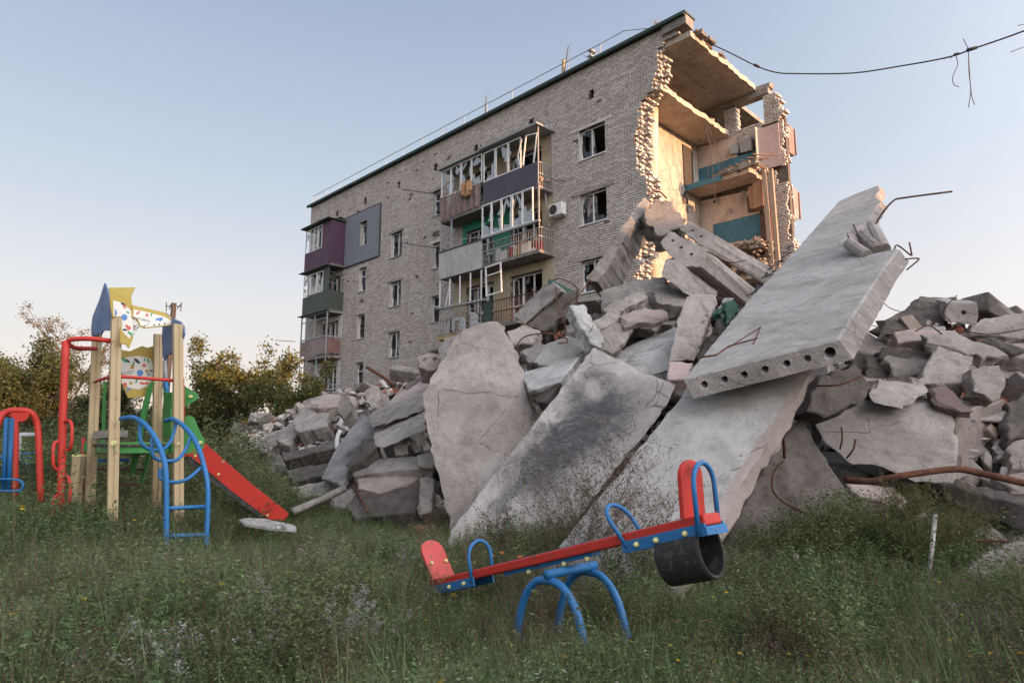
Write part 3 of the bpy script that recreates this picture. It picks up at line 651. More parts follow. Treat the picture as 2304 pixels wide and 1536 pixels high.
CONX = concrete('slab_underside', (.50, .44, .37), (.38, .32, .26), .012, .5, .8, rnd=False)
brk_slab('roof_slab', 26.8, 28.25, .15, 5.7, 16.22, 16.44, CONX, 3, .05, False)
brk_slab('roof_slab', 25.0, 26.78, .15, 5.7, 16.22, 16.44, CONX, 4, .02, False)
m_ = MB()
for k in range(60):
    y = random.uniform(.3, 4.6); s = 27.6 + random.uniform(-.7, .5) * (1 - y / 8); m_.box((s, y, 16.44), (s + random.uniform(.1, .5), y + random.uniform(.1, .5), 16.5 + random.random() * .25 * (1 - y / 7)), j=.07)
m_.build('roof_debris', CHUNK, bld, kind='stuff')
brk_slab('floor_slab', 25.0, 26.95, .1, 5.55, 14.62, 14.84, CONX, 5, .05)
brk_slab('floor_slab', 25.43, 28.3, 4.3, 5.5, 12.18, 12.4, CONX, 6, .12)
m_ = MB(); m_.box((25.45, 4.27, 12.17), (27.1, 4.30, 12.42)); m_.build('slab_paint', BLUW, bld)
brk_slab('floor_slab', 26.2, 28.6, 4.4, 5.5, 9.15, 9.35, CONX, 7, .2); brk_slab('floor_slab', 26.8, 28.9, 4.5, 5.5, 7.9, 8.1, CONX, 17, .25)
m_ = MB()
for k in range(90):
    y = random.uniform(4.2, 5.5); s = random.uniform(26.3, 28.6); m_.box((s, y, 12.4), (s + random.uniform(.05, .4), y + random.uniform(.05, .4), 12.43 + random.random() * .3 * (s - 26) / 2.6), j=.06)
    s = random.uniform(27.2, 28.7); z = random.uniform(8.0, 9.4); m_.box((s, y, z), (s + random.uniform(.05, .3), y + .2, z + random.uniform(.03, .15)), j=.06)
m_.build('floor_debris', CHUNK, bld, kind='stuff')
m_ = MB()
for k in range(7): m_.bar((27.0 + .25 * k, 4.2 + .1 * random.random(), 12.55 + .05 * k), (27.7 + .25 * k, 4.6 + random.random() * .5, 12.6 + random.uniform(-.2, .25)), .06, .03)
m_.bar((28.3, 4.4, 12.65), (28.8, 4.7, 12.3), .07); m_.build('splintered_board', paint('old_board', (.28, .16, .09), .8, .2), bld, kind='stuff')
m_ = MB(); m_.bar((28.72, 5.0, 7.0), (28.62, 4.95, 12.35), .16, .14); m_.bar((28.98, 5.0, 7.0), (28.92, 4.95, 12.3), .12, .14); m_.build('door_post', paint('weathered_board', (.36, .27, .20), .8, .2), bld)
WR = paint('brown_wardrobe', (.33, .19, .12), .6, .1)
m_ = MB(); m_.box((28.1, 5.0, 10.9), (28.5, 5.4, 12.0), j=.03); m_.box((27.85, 5.1, 10.95), (28.08, 5.4, 11.9), j=.03); m_.build('cupboard', WR, bld)
for hh in (13.3, 10.5):     # loggia screens behind the rear wall
    m_ = MB(); m_.box((29.22, 6.12, hh), (29.28, 6.62, hh + 1.25), j=.03); m_.box((29.0, 6.15, hh + .1), (29.2, 6.2, hh + 1.15)); m_.box((29.02, 6.65, hh + .05), (29.34, 6.71, hh + 1.2)); m_.build('loggia_screen', PINK, bld)
m_ = MB(); m_.box((25.42, 4.2, 12.4), (25.47, 5.0, 14.3)); m_.build('doorway_panel', DARK, bld); m_ = MB(); m_.box((25.42, 3.4, 9.4), (25.5, 4.6, 10.0)); m_.build('doorway_panel', DARK, bld)  # flat dark panels on the cross wall in place of open doorways
for k in range(9):      # peeled plaster patches and shell scars on the cross wall
    a = random.uniform(1.2, 4.9); z = random.uniform(9.5, 14.0); r_ = random.uniform(.12, .45); m_ = MB()
    m_.prism([(25.424, a + r_ * q * math.cos(t), z + r_ * 1.5 * q * math.sin(t)) for t, q in ((i * .57, random.uniform(.5, 1.2)) for i in range(11))], (.012, 0, 0)); m_.build('plaster_scar', (CONR, PLW, COND)[k % 3], bld)
for k in range(8):
    a = random.uniform(25.7, 28.0); z = random.choice((random.uniform(13.7, 14.4), random.uniform(11.0, 11.9))); r_ = random.uniform(.06, .25); m_ = MB()
    m_.prism([(a + r_ * q * math.cos(t), 5.532, z + r_ * q * math.sin(t)) for t, q in ((i * .57, random.uniform(.5, 1.2)) for i in range(11))], (0, .02, 0)); m_.build('plaster_scar', (COND, BRICKC, CONR)[k % 3] if k % 3 != 1 else CONR, bld)
m_ = MB(); m_.tube([(25.75, 1.0, 7.0), (25.80, 1.0, 11.0), (25.95, 1.05, 14.55)], .24, 14); m_.build('vent_pipe', concrete('asbestos_pipe', (.60, .53, .44), (.5, .43, .35), .006, .2, 1, rnd=False), bld, smooth=True)
m_ = MB()
for k in range(5): m_.box((25.35 + .08 * k, .75 + .1 * k, 7.4 + .2 * k), (25.40 + .08 * k, .95 + .1 * k, 9.4 + .1 * k), j=.04)
m_.build('loose_board', paint('pale_board', (.5, .42, .32), .8, .1), bld)
m_ = MB()
for (a, e) in (((26.6, 4.0, 14.6), (27.0, 4.6, 12.5)), ((26.7, 4.4, 14.6), (26.5, 4.2, 12.3)), ((26.9, 3.6, 14.6), (27.0, 3.9, 11.2)), ((27.0, 3.5, 14.4), (27.3, 4.3, 12.6))):
    a = Vector(a); e = Vector(e); m_.tube([a, a * .6 + e * .4 + Vector((.06, 0, -.1)), e], .014, 4)
m_.build('hanging_wire', DARK, bld)
# antennas on roof (each a thing), AC unit, wire
def antenna(s, t, h, H, label, lean=0, tv=False):
    p = BW(s, t, h); e = empty('roof_antenna', p, R(-45), label, 'antenna')
    m_ = MB(); m_.tube([(0, 0, 0), (lean, 0, H)], .03, 6, r1=.02); m_.build('mast', METAL if tv else DARK, e)
    m_ = MB()
    if tv:
        for k in range(5): m_.tube([(lean - .3 + .15 * k, -.22 - .03 * k, H - .12 + .02 * (k % 2)), (lean - .3 + .15 * k, .22 + .03 * k, H - .12)], .010, 4)
        m_.tube([(lean - .35, 0, H - .12), (lean + .35, 0, H - .12)], .012, 4); m_.box((lean - .1, -.2, H - .3), (lean + .1, .2, H - .25)); m_.box((lean - .1, -.2, H - .02), (lean + .1, .2, H + .02))
    else:
        for k in range(4): m_.tube([(lean * (1 - k * .12) - .12, -.1, H * (1 - k * .12)), (lean * (1 - k * .12) + .14, .1, H * (1 - k * .12) + .06)], .010, 4)
    m_.build('element', METAL, e)
antenna(17.0, .2, 17.1, 1.15, 'thin leaning antenna mast on the roof edge, left of the other masts', .1)
antenna(21.95, .3, 17.1, 1.5, 'tilted antenna lashed to a wooden pole on the roof', .35)
antenna(23.5, .4, 17.1, .75, 'small stubby television antenna with crossbars on the roof edge', 0, True)
antenna(26.9, .2, 17.1, .45, 'bent stub of an antenna beside the broken right end of the roof', -.15)
p = BW(21.95, .32, 17.1); m_ = MB(); m_.bar((0, 0, 0), (.05, 0, 1.0), .13, .1); o = m_.build('roof_post', CREAMW, None, label='short rough wooden pole standing on the roof edge', cat='post'); o.location = p; o.rotation_euler = (0, 0, R(-45))
ac = empty('air_conditioner', BW(22.05, 0, 10.75), R(-45), 'white air conditioner unit hung on the brick wall beside the balconies', 'air conditioner')
m_ = MB(); m_.box((-.36, -.42, 0), (.36, -.12, .52)); m_.build('casing', WHITE, ac, bevel=.02)
m_ = MB(); m_.tube([(-.1, -.424, .26), (-.1, -.45, .26)], .2, 18)
for k in range(5): m_.tube([(-.1 + .04 * (k + 1) * math.cos(q), -.452, .26 + .04 * (k + 1) * math.sin(q)) for q in np.linspace(0, 6.283, 16)], .005, 4, caps=False)
m_.build('fan_grille', DARK, ac)
m_ = MB(); m_.bar((-.25, 0, -.02), (-.25, -.45, -.02), .03); m_.bar((.25, 0, -.02), (.25, -.45, -.02), .03); m_.build('bracket', METAL, ac)
# ------------------------------------------------------------------ slabs and rubble
def slab(name, label, cat, pts, tv, mat, jag=.02, seed=1, group=None, clean=(), step=.10, holes=None, edge_mat=None, hole_r=.07, parts=None, sidejit=None, chamfer=.018):
    """front polygon given by corners (first three with depth, others lie in their plane); tv = pixel+depth of the back copy of the first corner"""
    rr = random.Random(seed)
    A, B, C = [P(*p) for p in pts if len(p) == 3][:3]; N = (B - A).cross(C - A).normalized(); cp = Vector((0, 0, CZ)); W = []
    for p in pts:
        d = P(p[0], p[1], 1.0) - cp; W.append(cp + d * ((A - cp).dot(N) / d.dot(N)))
    T = P(*tv) - W[0] if len(tv) == 3 else N * tv[0] * (-1 if N.dot(W[0] - cp) < 0 else 1)
    if N.dot(T) > 0: N = -N
    th = T.length
    out = []; n = len(W)
    ctr = sum(W, Vector()) / n
    for i in range(n):
        a, b_ = W[i], W[(i + 1) % n]; L = (b_ - a).length; k = max(1, int(L / step)); e = (b_ - a).normalized() if L > 1e-6 else Vector((1, 0, 0)); o_ = e.cross(N)
        amp = .005 if i in clean else jag; ph = rr.random() * 9
        for j in range(k):
            t = j / k; q = a + (b_ - a) * t
            if 0 < j: q = q + o_ * amp * (.9 * mnoise.noise(q * 1.9 + Vector((seed, 0, 0))) + 1.1 * mnoise.noise(q * 7) + rr.uniform(-.75, .75)) + e * rr.uniform(-.3, .3) * step * .4
            out.append((q, amp))
    m = len(out); inner = []
    for i in range(m):
        a = out[i - 1][0]; b_ = out[(i + 1) % m][0]; o_ = (b_ - a).normalized().cross(N)
        inner.append(out[i][0] - o_ * 0)
    # orientation: o_ outward?
    area = sum(((out[i][0] - ctr).cross(out[(i + 1) % m][0] - ctr)).dot(N) for i in range(m)); sg = 1 if area > 0 else -1
    rings = []
    for lv, (dd, ins) in enumerate(((0, chamfer), (chamfer / th if th else 0, 0), (.35, 0), (.68, 0), (1, 0))):
        ring = []
        for i in range(m):
            q, amp = out[i]; a = out[i - 1][0]; b_ = out[(i + 1) % m][0]; o_ = (b_ - a).normalized().cross(N) * sg
            aj = amp * 3.2 * (lv >= 2); w_ = q + T * dd; ring.append(q - o_ * (ins * rr.uniform(.5, 1.8)) + T * dd + o_ * aj * (mnoise.noise(w_ * 3.1) * .7 + mnoise.noise(w_ * 9) * .4))
        rings.append(ring)
    mb = MB(); V = [q for r_ in rings for q in r_]
    # triangulate in the slab plane
    ux = (W[1] - W[0]).normalized(); uy = N.cross(ux)
    flat = [Vector((q.dot(ux), q.dot(uy), 0)) for q in rings[0]]; tris = [tuple(t) for t in tessellate_polygon([flat])]
    flat2 = [Vector((q.dot(ux), q.dot(uy), 0)) for q in rings[-1]]; tris2 = [tuple(i + 4 * m for i in t) for t in tessellate_polygon([flat2])]
    F = tris + tris2; mi = [0] * len(F)
    for lv in range(4):
        for i in range(m):
            F.append((lv * m + i, lv * m + (i + 1) % m, (lv + 1) * m + (i + 1) % m, (lv + 1) * m + i)); mi.append(1 if lv else 0)
    mb.v = [tuple(q) for q in V]; mb.f = F; mb.mi = mi; mb.c = [(1, 1, 1)] * len(F)
    o = mb.build(name, [mat, edge_mat or mat], origin=True, label=label, cat=cat, group=group)
    if holes:
        cb = MB()
        for (p, d, L, r_) in holes: cb.tube([p - d * .3, p + d * L], r_, 14)
        me = bpy.data.meshes.new('c'); Vc = [tuple(Vector(v) - o.location) for v in cb.v]; me.from_pydata(Vc, [], cb.f); me.materials.append(mat)
        bm = bmesh.new(); bm.from_mesh(me); bmesh.ops.recalc_face_normals(bm, faces=bm.faces); bm.to_mesh(me); bm.free()
        co_ = bpy.data.objects.new('c', me); col.objects.link(co_); co_.location = o.location
        md = o.modifiers.new('b', 'BOOLEAN'); md.operation = 'DIFFERENCE'; md.object = co_; md.solver = 'EXACT'
        bpy.context.view_layer.update(); dg = bpy.context.evaluated_depsgraph_get()
        nm = bpy.data.meshes.new_from_object(o.evaluated_get(dg)); o.modifiers.clear(); o.data = nm; bpy.data.objects.remove(co_)
    return o, N, T
def pl(px, py, A, B, C):
    A, B, C = P(*A), P(*B), P(*C); N = (B - A).cross(C - A).normalized(); cp = Vector((0, 0, CZ)); d = P(px, py, 1.0) - cp
    return cp + d * ((A - cp).dot(N) / d.dot(N))
def rod(name, label, cat, pts, r=.008, mat=None, parent=None, sm=5):
    m_ = MB(); q = [P(*p) for p in pts]
    if parent is not None: q = [x - parent.location for x in q]
    m_.tube(curve_pts(q, sm), r, 6)
    return m_.build(name, mat or RUST, parent, origin=parent is None, label=label, cat=cat, smooth=True)

def CS(label, pts, tv, mat=CON, jag=.02, seed=1, cat='concrete slab', name='concrete_slab', **kw):
    return slab(name, label, cat, pts, tv, mat, jag, seed, **kw)
# --- A: rough pointed slab
CS('rough broken slab with a pointed top standing left of the sooty slab',
   [(1118, 722, 11.8), (1134, 750), (1198, 925, 10.9), (1195, 960), (1130, 1290), (1030, 1290, 9.5), (1003, 1150), (974, 1040), (958, 960), (948, 885), (985, 820), (1003, 800), (1022, 757), (1060, 735), (1098, 722)], (1136, 736, 11.95), CONR, .028, 2)
# --- B: slab with soot
oB, NB, TB = CS('long leaning slab with a dark sooty stain across its face',
   [(1332, 785, 10.2), (1518, 872, 9.3), (1500, 912), (1280, 1190), (1200, 1290), (975, 1290), (1013, 1195, 8.9), (1150, 1018)], (1338, 782, 10.42), CON, .018, 3)
def locB(px, py): return pl(px, py, (1332, 785, 10.2), (1518, 872, 9.3), (1013, 1195, 8.9)) - oB.location
def sootB(nt, co, c):
    for (cx, cy, rx, rz, rot, k) in ((1338, 850, .26, .20, 0, .8), (1300, 875, .22, .22, 0, .6), (1372, 872, .25, .2, 0, .6), (1330, 925, .5, .45, 0, .8), (1395, 905, .5, .28, 35, .55), (1290, 985, .95, .36, 42, 1.0), (1215, 1030, .75, .35, 42, 1.0), (1375, 960, .6, .3, 48, .5), (1140, 1120, .42, .14, 40, .8), (1230, 1090, .6, .3, 42, .6)):
        p = locB(cx, cy)
        mp = nt.nodes.new('ShaderNodeMapping'); mp.vector_type = 'TEXTURE'; mp.inputs['Location'].default_value = (p.x, p.y, p.z); mp.inputs['Rotation'].default_value = (0, -R(rot), 0); mp.inputs['Scale'].default_value = (rx, 60, rz)
        nt.links.new(co, mp.inputs[0]); ln = nt.nodes.new('ShaderNodeVectorMath'); ln.operation = 'LENGTH'; nt.links.new(mp.outputs[0], ln.inputs[0])
        n = noise(nt, co, 2.8, 8, .72, 1.0); d = addv(nt, ln.outputs['Value'], addv(nt, addv(nt, n, -.5), 1.8, 'MULTIPLY'))
        f = addv(nt, addv(nt, ramp(nt, d, 1.2, .45), k * 1.0, 'MULTIPLY'), ramp(nt, noise(nt, co, 7, 7, .75, 2.0, (1, 1, 3)), .36, .58, .5, 1.0), 'MULTIPLY')
        c = mix(nt, f, c, (.065, .064, .070))
    p = locB(1337, 878)
    mp = nt.nodes.new('ShaderNodeMapping'); mp.vector_type = 'TEXTURE'; mp.inputs['Location'].default_value = (p.x, p.y, p.z); mp.inputs['Scale'].default_value = (.17, 60, .2)
    nt.links.new(co, mp.inputs[0]); ln = nt.nodes.new('ShaderNodeVectorMath'); ln.operation = 'LENGTH'; nt.links.new(mp.outputs[0], ln.inputs[0])
    c = mix(nt, ramp(nt, addv(nt, ln.outputs['Value'], addv(nt, noise(nt, co, 5, 5, .7), .8, 'MULTIPLY')), 1.45, .95, 0, .5), c, (.40, .37, .35)); return c
oB.data.materials[0] = concrete('sooty_concrete', (.46, .43, .41), (.36, .335, .315), .012, .3, 1, soot=sootB, rnd=False)
# --- C: smooth pale slab under the hollow one
CS('smooth pale slab leaning right behind the raised seesaw seat',
   [(1545, 868), (1792, 848, 7.35), (1736, 954), (1700, 993), (1625, 1115, 6.5), (1560, 1260), (1500, 1360), (1440, 1420), (1170, 1330), (1280, 1200), (1530, 895, 7.75)], (1580, 850, 7.9), CONL, .012, 4, edge_mat=CONP)
CS('pinkish ragged rib along the right edge of the smooth pale slab',
   [(1797, 850, 7.36), (1842, 838, 7.55), (1815, 885), (1787, 947), (1747, 1018), (1700, 1094), (1632, 1212), (1590, 1290), (1545, 1400), (1500, 1400), (1562, 1268), (1628, 1121, 6.52), (1703, 998), (1739, 958)], (.10,), CONP, .03, 5)
# --- D: big hollow-core slab with seven cores
dA, dB, dC = (1537, 852, 7.3), (1887, 762, 6.75), (2022, 560, 9.9)
def pD(px, py): return pl(px, py, dA, dB, dC)
tD = P(1563, 896, 7.22) - P(*dA)
hl = []
dirD = (P(*dB) - P(*dA)); dl = (pD(1781, 572) - P(*dA)).normalized()
for k, fr in enumerate((.10, .235, .365, .50, .635, .765, .90)):
    hl.append((P(*dA) + dirD * fr + tD * .52, dl, .9 if k != 5 else .10, .039 if k < 6 else .058))
oD, ND, TD = CS('huge hollow core slab tilted up on the heap with a row of round holes in its near end',
   [dA, dB, (1915, 716), (1952, 660), (1988, 604), dC, (2010, 560), (1957, 572), (1940, 580), (1930, 562), (1905, 552), (1897, 540), (1915, 525), (1930, 516), (1957, 495), (1970, 470), (1983, 453), (1971, 442), (1981, 425), (1976, 417), (1925, 436), (1887, 453), (1781, 572), (1693, 664), (1610, 764)],
   (1563, 896, 7.22), CONL, .014, 6, holes=hl, edge_mat=CONR, clean=(0, 1, 2, 3, 4, 21, 22, 23, 24))
# broken cores and reinforcement in the notch of D
def child_prism(parent, name, pts, T, mat, j=.01):
    q = MB(); q.prism([P(*p) - parent.location + Vector([random.uniform(-j, j) for _ in range(3)]) for p in pts], T); return q.build(name, mat, parent)
for (a, b_, r_) in (((1910, 548, 10.75), (1950, 575, 10.25), .10), ((1938, 530, 10.9), (1975, 565, 10.35), .11), ((1962, 505, 11.2), (1990, 560, 10.45), .10)):
    q = MB(); q.tube([P(*a) - oD.location, P(*b_) - oD.location], r_, 10); q.build('broken_core', CONR, oD)
child_prism(oD, 'broken_core', [(1905, 520, 11.0), (1955, 497, 11.3), (1985, 560, 10.5), (1935, 590, 10.2)], Vector((.05, .1, -.18)), CONR)
m_ = MB()
for rr_ in ([(1966, 512, 11), (1985, 480, 11), (2010, 452, 11), (2035, 445, 11), (2142, 431, 11)], [(1945, 585, 10.2), (1935, 540, 10.7), (1920, 505, 11.1)], [(2036, 583, 9.8), (2062, 581, 9.8), (2066, 585, 9.8), (2040, 607, 9.8)], [(2012, 560, 10), (2020, 552, 10), (2050, 575, 10)], [(2052, 575, 10), (2046, 545, 10)],
           [(1935, 720, 8), (1905, 728, 7.6), (1860, 745, 7.35)]):
    q = MB(); q.tube(curve_pts([P(*x) - oD.location for x in rr_], 4), .012 if rr_[0][0] != 1966 else .017, 6); q.build('reinforcing_bar', RUST, oD, smooth=True)
q = MB(); q.tube([pD(x, y) + ND * .006 - oD.location for x, y in ((1575, 805), (1612, 800), (1640, 780), (1705, 762))], .012, 6); q.tube([pD(x, y) + ND * .006 - oD.location for x, y in ((1640, 782), (1712, 737), (1695, 775))], .008, 5)
q.build('exposed_bar', RUST, oD)
TAR = paint('bitumen', (.02, .02, .022), .6, .1, (.06, .06, .06))
q = MB()
for k in range(26):
    f = k / 26; a = pD(1690 + 95 * f - 8, 668 - 112 * f) - ND * .012; a += Vector([random.uniform(-.05, .05) for _ in range(3)])
    w_ = random.uniform(.05, .16); e = dl; g_ = dirD.normalized()
    q.prism([a - oD.location, a + e * w_ * 2 - oD.location, a + e * w_ + g_ * w_ * .8 - oD.location], -ND * .015 if ND.dot(P(1700, 700, 1)) > 0 else ND * .015)
q.build('bitumen_flakes', TAR, oD, kind='stuff')
# --- U: slab leaning right of C, its shade put into the dark colour; V etc.
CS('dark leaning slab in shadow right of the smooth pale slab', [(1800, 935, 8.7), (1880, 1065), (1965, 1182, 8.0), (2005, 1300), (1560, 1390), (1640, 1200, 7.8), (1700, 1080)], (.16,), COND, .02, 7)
CS('big trapezoid concrete block lying across the heap on the right', [(1808, 925, 9.9), (1900, 905, 9.9), (2145, 925, 9.4), (2150, 1000), (2145, 1088), (2060, 1085), (1960, 1045), (1915, 1045), (1860, 1000)], (1850, 860, 11.2), CONR, .035, 8, cat='concrete block', name='concrete_block')
CS('sloping end face piece fixed to the trapezoid block on the right', [(2149, 930, 9.4), (2262, 900, 10.3), (2250, 985), (2235, 1045), (2149, 1088, 9.35)], (.35,), CONP, .03, 9, cat='concrete block', name='concrete_block')
CS('long dark beam sloping down to the right edge under the rusty pipe', [(2070, 1075, 9.2), (2304, 1135), (2420, 1160), (2420, 1235), (2304, 1195, 8.2), (2150, 1140, 8.8)], (2080, 1060, 9.6), COND, .02, 10, cat='concrete beam', name='concrete_beam')
CS('thick pale slab lying in the grass at the right edge of the picture', [(2092, 1345, 6.2), (2180, 1265), (2304, 1200, 7.4), (2480, 1150), (2520, 1330), (2304, 1380, 5.9), (2120, 1395)], (.22,), CONR, .03, 11)
CS('narrow reddish slab tucked under the rusty pipe', [(1905, 1085, 8.9), (2010, 1095), (2045, 1125), (2030, 1140, 8.6), (1930, 1115, 8.7)], (.2,), CONP, .02, 12)
CS('dark flat slab in the gap below the reddish slab', [(1940, 1150, 8.6), (2060, 1150, 8.6), (2120, 1230, 8.2), (2000, 1230)], (.2,), COND, .03, 13)
CS('hollow block with a big round hollow under the tilted slab', [(1845, 850, 8.6), (1925, 815), (1965, 870, 9.0), (1930, 910), (1870, 935, 8.5), (1815, 925)], (.4,), COND, .04, 14, cat='concrete block', name='concrete_block')
CS('long angular beam rising to the crest at the upper right', [(1975, 760, 12.2), (1990, 725), (2065, 678, 12.8), (2150, 680), (2125, 735, 12.2), (2060, 735)], (1990, 745, 12.7), COND, .03, 15, cat='concrete beam', name='concrete_beam')
hb = P(2172, 702, 12.0)
CS('squared beam end with one small round hole on the upper right crest', [(2130, 680, 12.1), (2198, 681, 12.0), (2202, 712), (2195, 732, 12.0), (2128, 722)], (2100, 672, 13.2), CONR, .02, 16, cat='concrete beam', name='concrete_beam', holes=[(hb, Vector((0, 1, 0)), .4, .045)])
CS('grey slab with a green painted patch at the right edge of the crest', [(2185, 735, 12.3), (2215, 715), (2304, 700, 12.6), (2420, 690), (2420, 755), (2304, 760, 12.0), (2180, 750)], (.3,), CON, .03, 17)
CS('ribbed stack of splintered floor panels under the crest on the right', [(2010, 745, 11.4), (2060, 738), (2150, 742, 11.2), (2160, 755), (2020, 772, 11.2)], (.5,), CONP, .02, 18, cat='floor panel', name='floor_panel')
CS('pale crumbled slab hanging over the rubble on the right', [(2150, 745, 11.0), (2240, 780, 10.6), (2270, 800), (2210, 805), (2085, 770, 10.9), (2070, 752)], (.2,), CONR, .05, 19)
CS('cube shaped block with a lit top right of the tilted slab', [(2110, 775, 10.6), (2190, 800), (2180, 858, 10.1), (2065, 865, 10.2), (2085, 815)], (.6,), CONR, .03, 20, cat='concrete block', name='concrete_block')
CS('whitish crumbled block below the pale crumbled slab', [(2185, 830, 10), (2250, 820, 10), (2262, 870), (2235, 905, 9.8), (2190, 880)], (.35,), CONR, .05, 21, cat='concrete block', name='concrete_block')
CS('flat slab fragment lying on top of the trapezoid block', [(1955, 885, 9.6), (1975, 865), (2075, 865, 9.9), (2088, 882), (2030, 920, 9.3), (1965, 905)], (1958, 870, 10.2), CONR, .03, 22, cat='slab fragment', name='slab_fragment')
CS('dark reddish triangular fragment leaning beside the flat fragment', [(2095, 870, 9.8), (2125, 862), (2190, 925, 9.2), (2160, 925), (2110, 905, 9.4)], (.12,), concrete('red_grey_concrete', (.26, .19, .17), (.16, .12, .11), .02, .4, 1), .03, 23, cat='slab fragment', name='slab_fragment')
CS('pale flat block at the right edge next to the rusty pipe', [(2268, 1065, 9.0), (2304, 1060), (2400, 1060, 8.8), (2400, 1110), (2275, 1108, 8.8)], (.5,), CONP, .03, 24, cat='concrete block', name='concrete_block')
CS('shadowed wall panel deep under the right crest', [(1950, 800, 11.5), (2090, 820, 11.2), (2075, 885, 10.6), (1950, 880, 11)], (.2,), COND, .03, 25)  # deep shade under the crest given by the dark material
# --- centre: beams and blocks on the crest
CS('long diagonal beam pointing up at the top of the heap', [(1433, 460, 16.2), (1452, 444), (1464, 458, 16.3), (1412, 524), (1362, 612), (1344, 634, 14.0), (1318, 627), (1346, 587), (1393, 521)], (1455, 508, 17.3), CON, .03, 30, cat='concrete beam', name='concrete_beam')
CS('jagged broken lump at the very top of the heap', [(1448, 478, 15.6), (1470, 447), (1505, 452), (1545, 492, 15.3), (1530, 512), (1478, 530, 15.2), (1452, 502)], (.55,), CONR, .07, 31, cat='concrete block', name='concrete_block', step=.09)
hg = [(P(1513, 541, 13.9), 0), (P(1533, 558, 13.75), 0), (P(1558, 576, 13.6), 0)]
hdir = (P(1680, 690, 15.2) - P(1590, 560, 13.6)).normalized()
CS('beam with three small round holes in its broken end, sloping down right of the peak', [(1484, 545, 14.0), (1506, 520), (1590, 560, 13.5), (1598, 572), (1578, 600, 13.3), (1530, 602)], (1640, 668, 15.6), CONR, .025, 32, cat='concrete beam', name='concrete_beam', holes=[(p, hdir, .5, .04) for p, _ in hg])
hg = [P(1558, 519, 14.7), P(1580, 535, 14.5)]
CS('upper beam with two small round holes lying behind the three holed beam', [(1528, 515, 14.9), (1550, 497), (1612, 530, 14.3), (1610, 545), (1590, 562, 14.1)], (1708, 620, 16.2), CONR, .025, 33, cat='concrete beam', name='concrete_beam', holes=[(p, hdir, .5, .04) for p in hg])
CS('short beam with a green painted end below the three holed beam', [(1488, 620, 12.9), (1496, 590), (1520, 585), (1614, 664, 13.4), (1600, 692, 13.1), (1556, 670), (1502, 630)], (1494, 612, 13.5), CON, .03, 34, cat='concrete beam', name='concrete_beam')
CS('tilted block with a flaking green top left of the whitewashed column', [(1152, 712, 13.4), (1236, 630, 13.6), (1242, 632), (1262, 655), (1180, 728, 12.9)], (1172, 716, 13.9), CON, .02, 35, cat='concrete block', name='concrete_block')
CS('shadowed wedge beneath the green topped block', [(1185, 728, 12.95), (1264, 660, 13.2), (1300, 650), (1290, 690, 13), (1225, 745)], (.5,), COND, .04, 36, cat='concrete block', name='concrete_block')  # separate dark piece, underside shade put into its colour
CS('upright pillar block with a pinkish tiled foot in the middle of the heap', [(1545, 668, 11.6), (1600, 668), (1608, 690, 11.5), (1560, 812), (1505, 812, 10.6), (1520, 745)], (1556, 662, 12.2), CONR, .02, 37, cat='pillar', name='concrete_pillar')
CS('pinkish tiled foot of the upright pillar block', [(1505, 812, 10.58), (1560, 815, 10.58), (1548, 852), (1502, 855, 10.3)], (.2,), concrete('pink_tile_face', (.52, .40, .39), (.42, .33, .31), .006, .3, 2), .02, 38, cat='tiled block', name='tiled_block')
CS('snow white topped slab lying behind the sooty slab', [(1378, 800, 12.2), (1420, 775), (1520, 736, 12.6), (1520, 778), (1410, 815, 11.6), (1385, 808)], (1390, 840, 11.9), CONW, .02, 39)
CS('flat tilted slab below the diagonal beam', [(1355, 693, 12.8), (1420, 660), (1448, 652, 13.3), (1450, 672), (1365, 712, 12.5)], (1360, 718, 13), CON, .04, 40)
CS('slab piece under the flat tilted slab beside the column', [(1330, 725, 12.2), (1385, 692, 12.6), (1395, 702), (1392, 712), (1345, 745, 12)], (1340, 758, 12.4), CON, .03, 41)
CS('layered slab below the peak covered with dust', [(1350, 655, 14), (1440, 628, 14.4), (1500, 620), (1500, 645), (1420, 668, 13.6), (1352, 685)], (1362, 690, 14.2), CON, .05, 42)
CS('wide slab bridging the hollow in the middle of the heap', [(1405, 735, 13), (1440, 690), (1530, 680, 13.8), (1530, 725), (1440, 738, 12.9)], (1415, 758, 13.2), CON, .04, 43)
CS('dark back wall of the hollow in the middle of the heap', [(1400, 740, 13.6), (1530, 728, 13.6), (1528, 800, 13), (1400, 800)], (.3,), COND, .05, 44)  # dark sheet, the hollow's shade put into its colour
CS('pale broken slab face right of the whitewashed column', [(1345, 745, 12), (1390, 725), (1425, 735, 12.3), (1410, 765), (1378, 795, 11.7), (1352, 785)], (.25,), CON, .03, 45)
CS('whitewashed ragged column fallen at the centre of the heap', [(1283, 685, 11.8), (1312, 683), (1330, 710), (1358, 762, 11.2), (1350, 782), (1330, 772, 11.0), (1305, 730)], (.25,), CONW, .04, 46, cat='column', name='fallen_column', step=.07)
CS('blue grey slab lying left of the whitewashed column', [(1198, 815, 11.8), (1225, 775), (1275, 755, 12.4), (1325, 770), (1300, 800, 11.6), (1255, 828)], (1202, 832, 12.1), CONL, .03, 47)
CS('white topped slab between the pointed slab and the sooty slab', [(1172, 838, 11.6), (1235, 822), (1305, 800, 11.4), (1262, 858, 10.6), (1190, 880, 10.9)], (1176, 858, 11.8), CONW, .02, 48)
CS('shadowed side of the slab between the pointed and sooty slabs', [(1192, 884, 10.9), (1262, 862, 10.6), (1225, 905, 10.5), (1208, 905, 10.7)], (.3,), COND, .03, 49)  # separate piece, darker in colour to read as the slab's shaded side
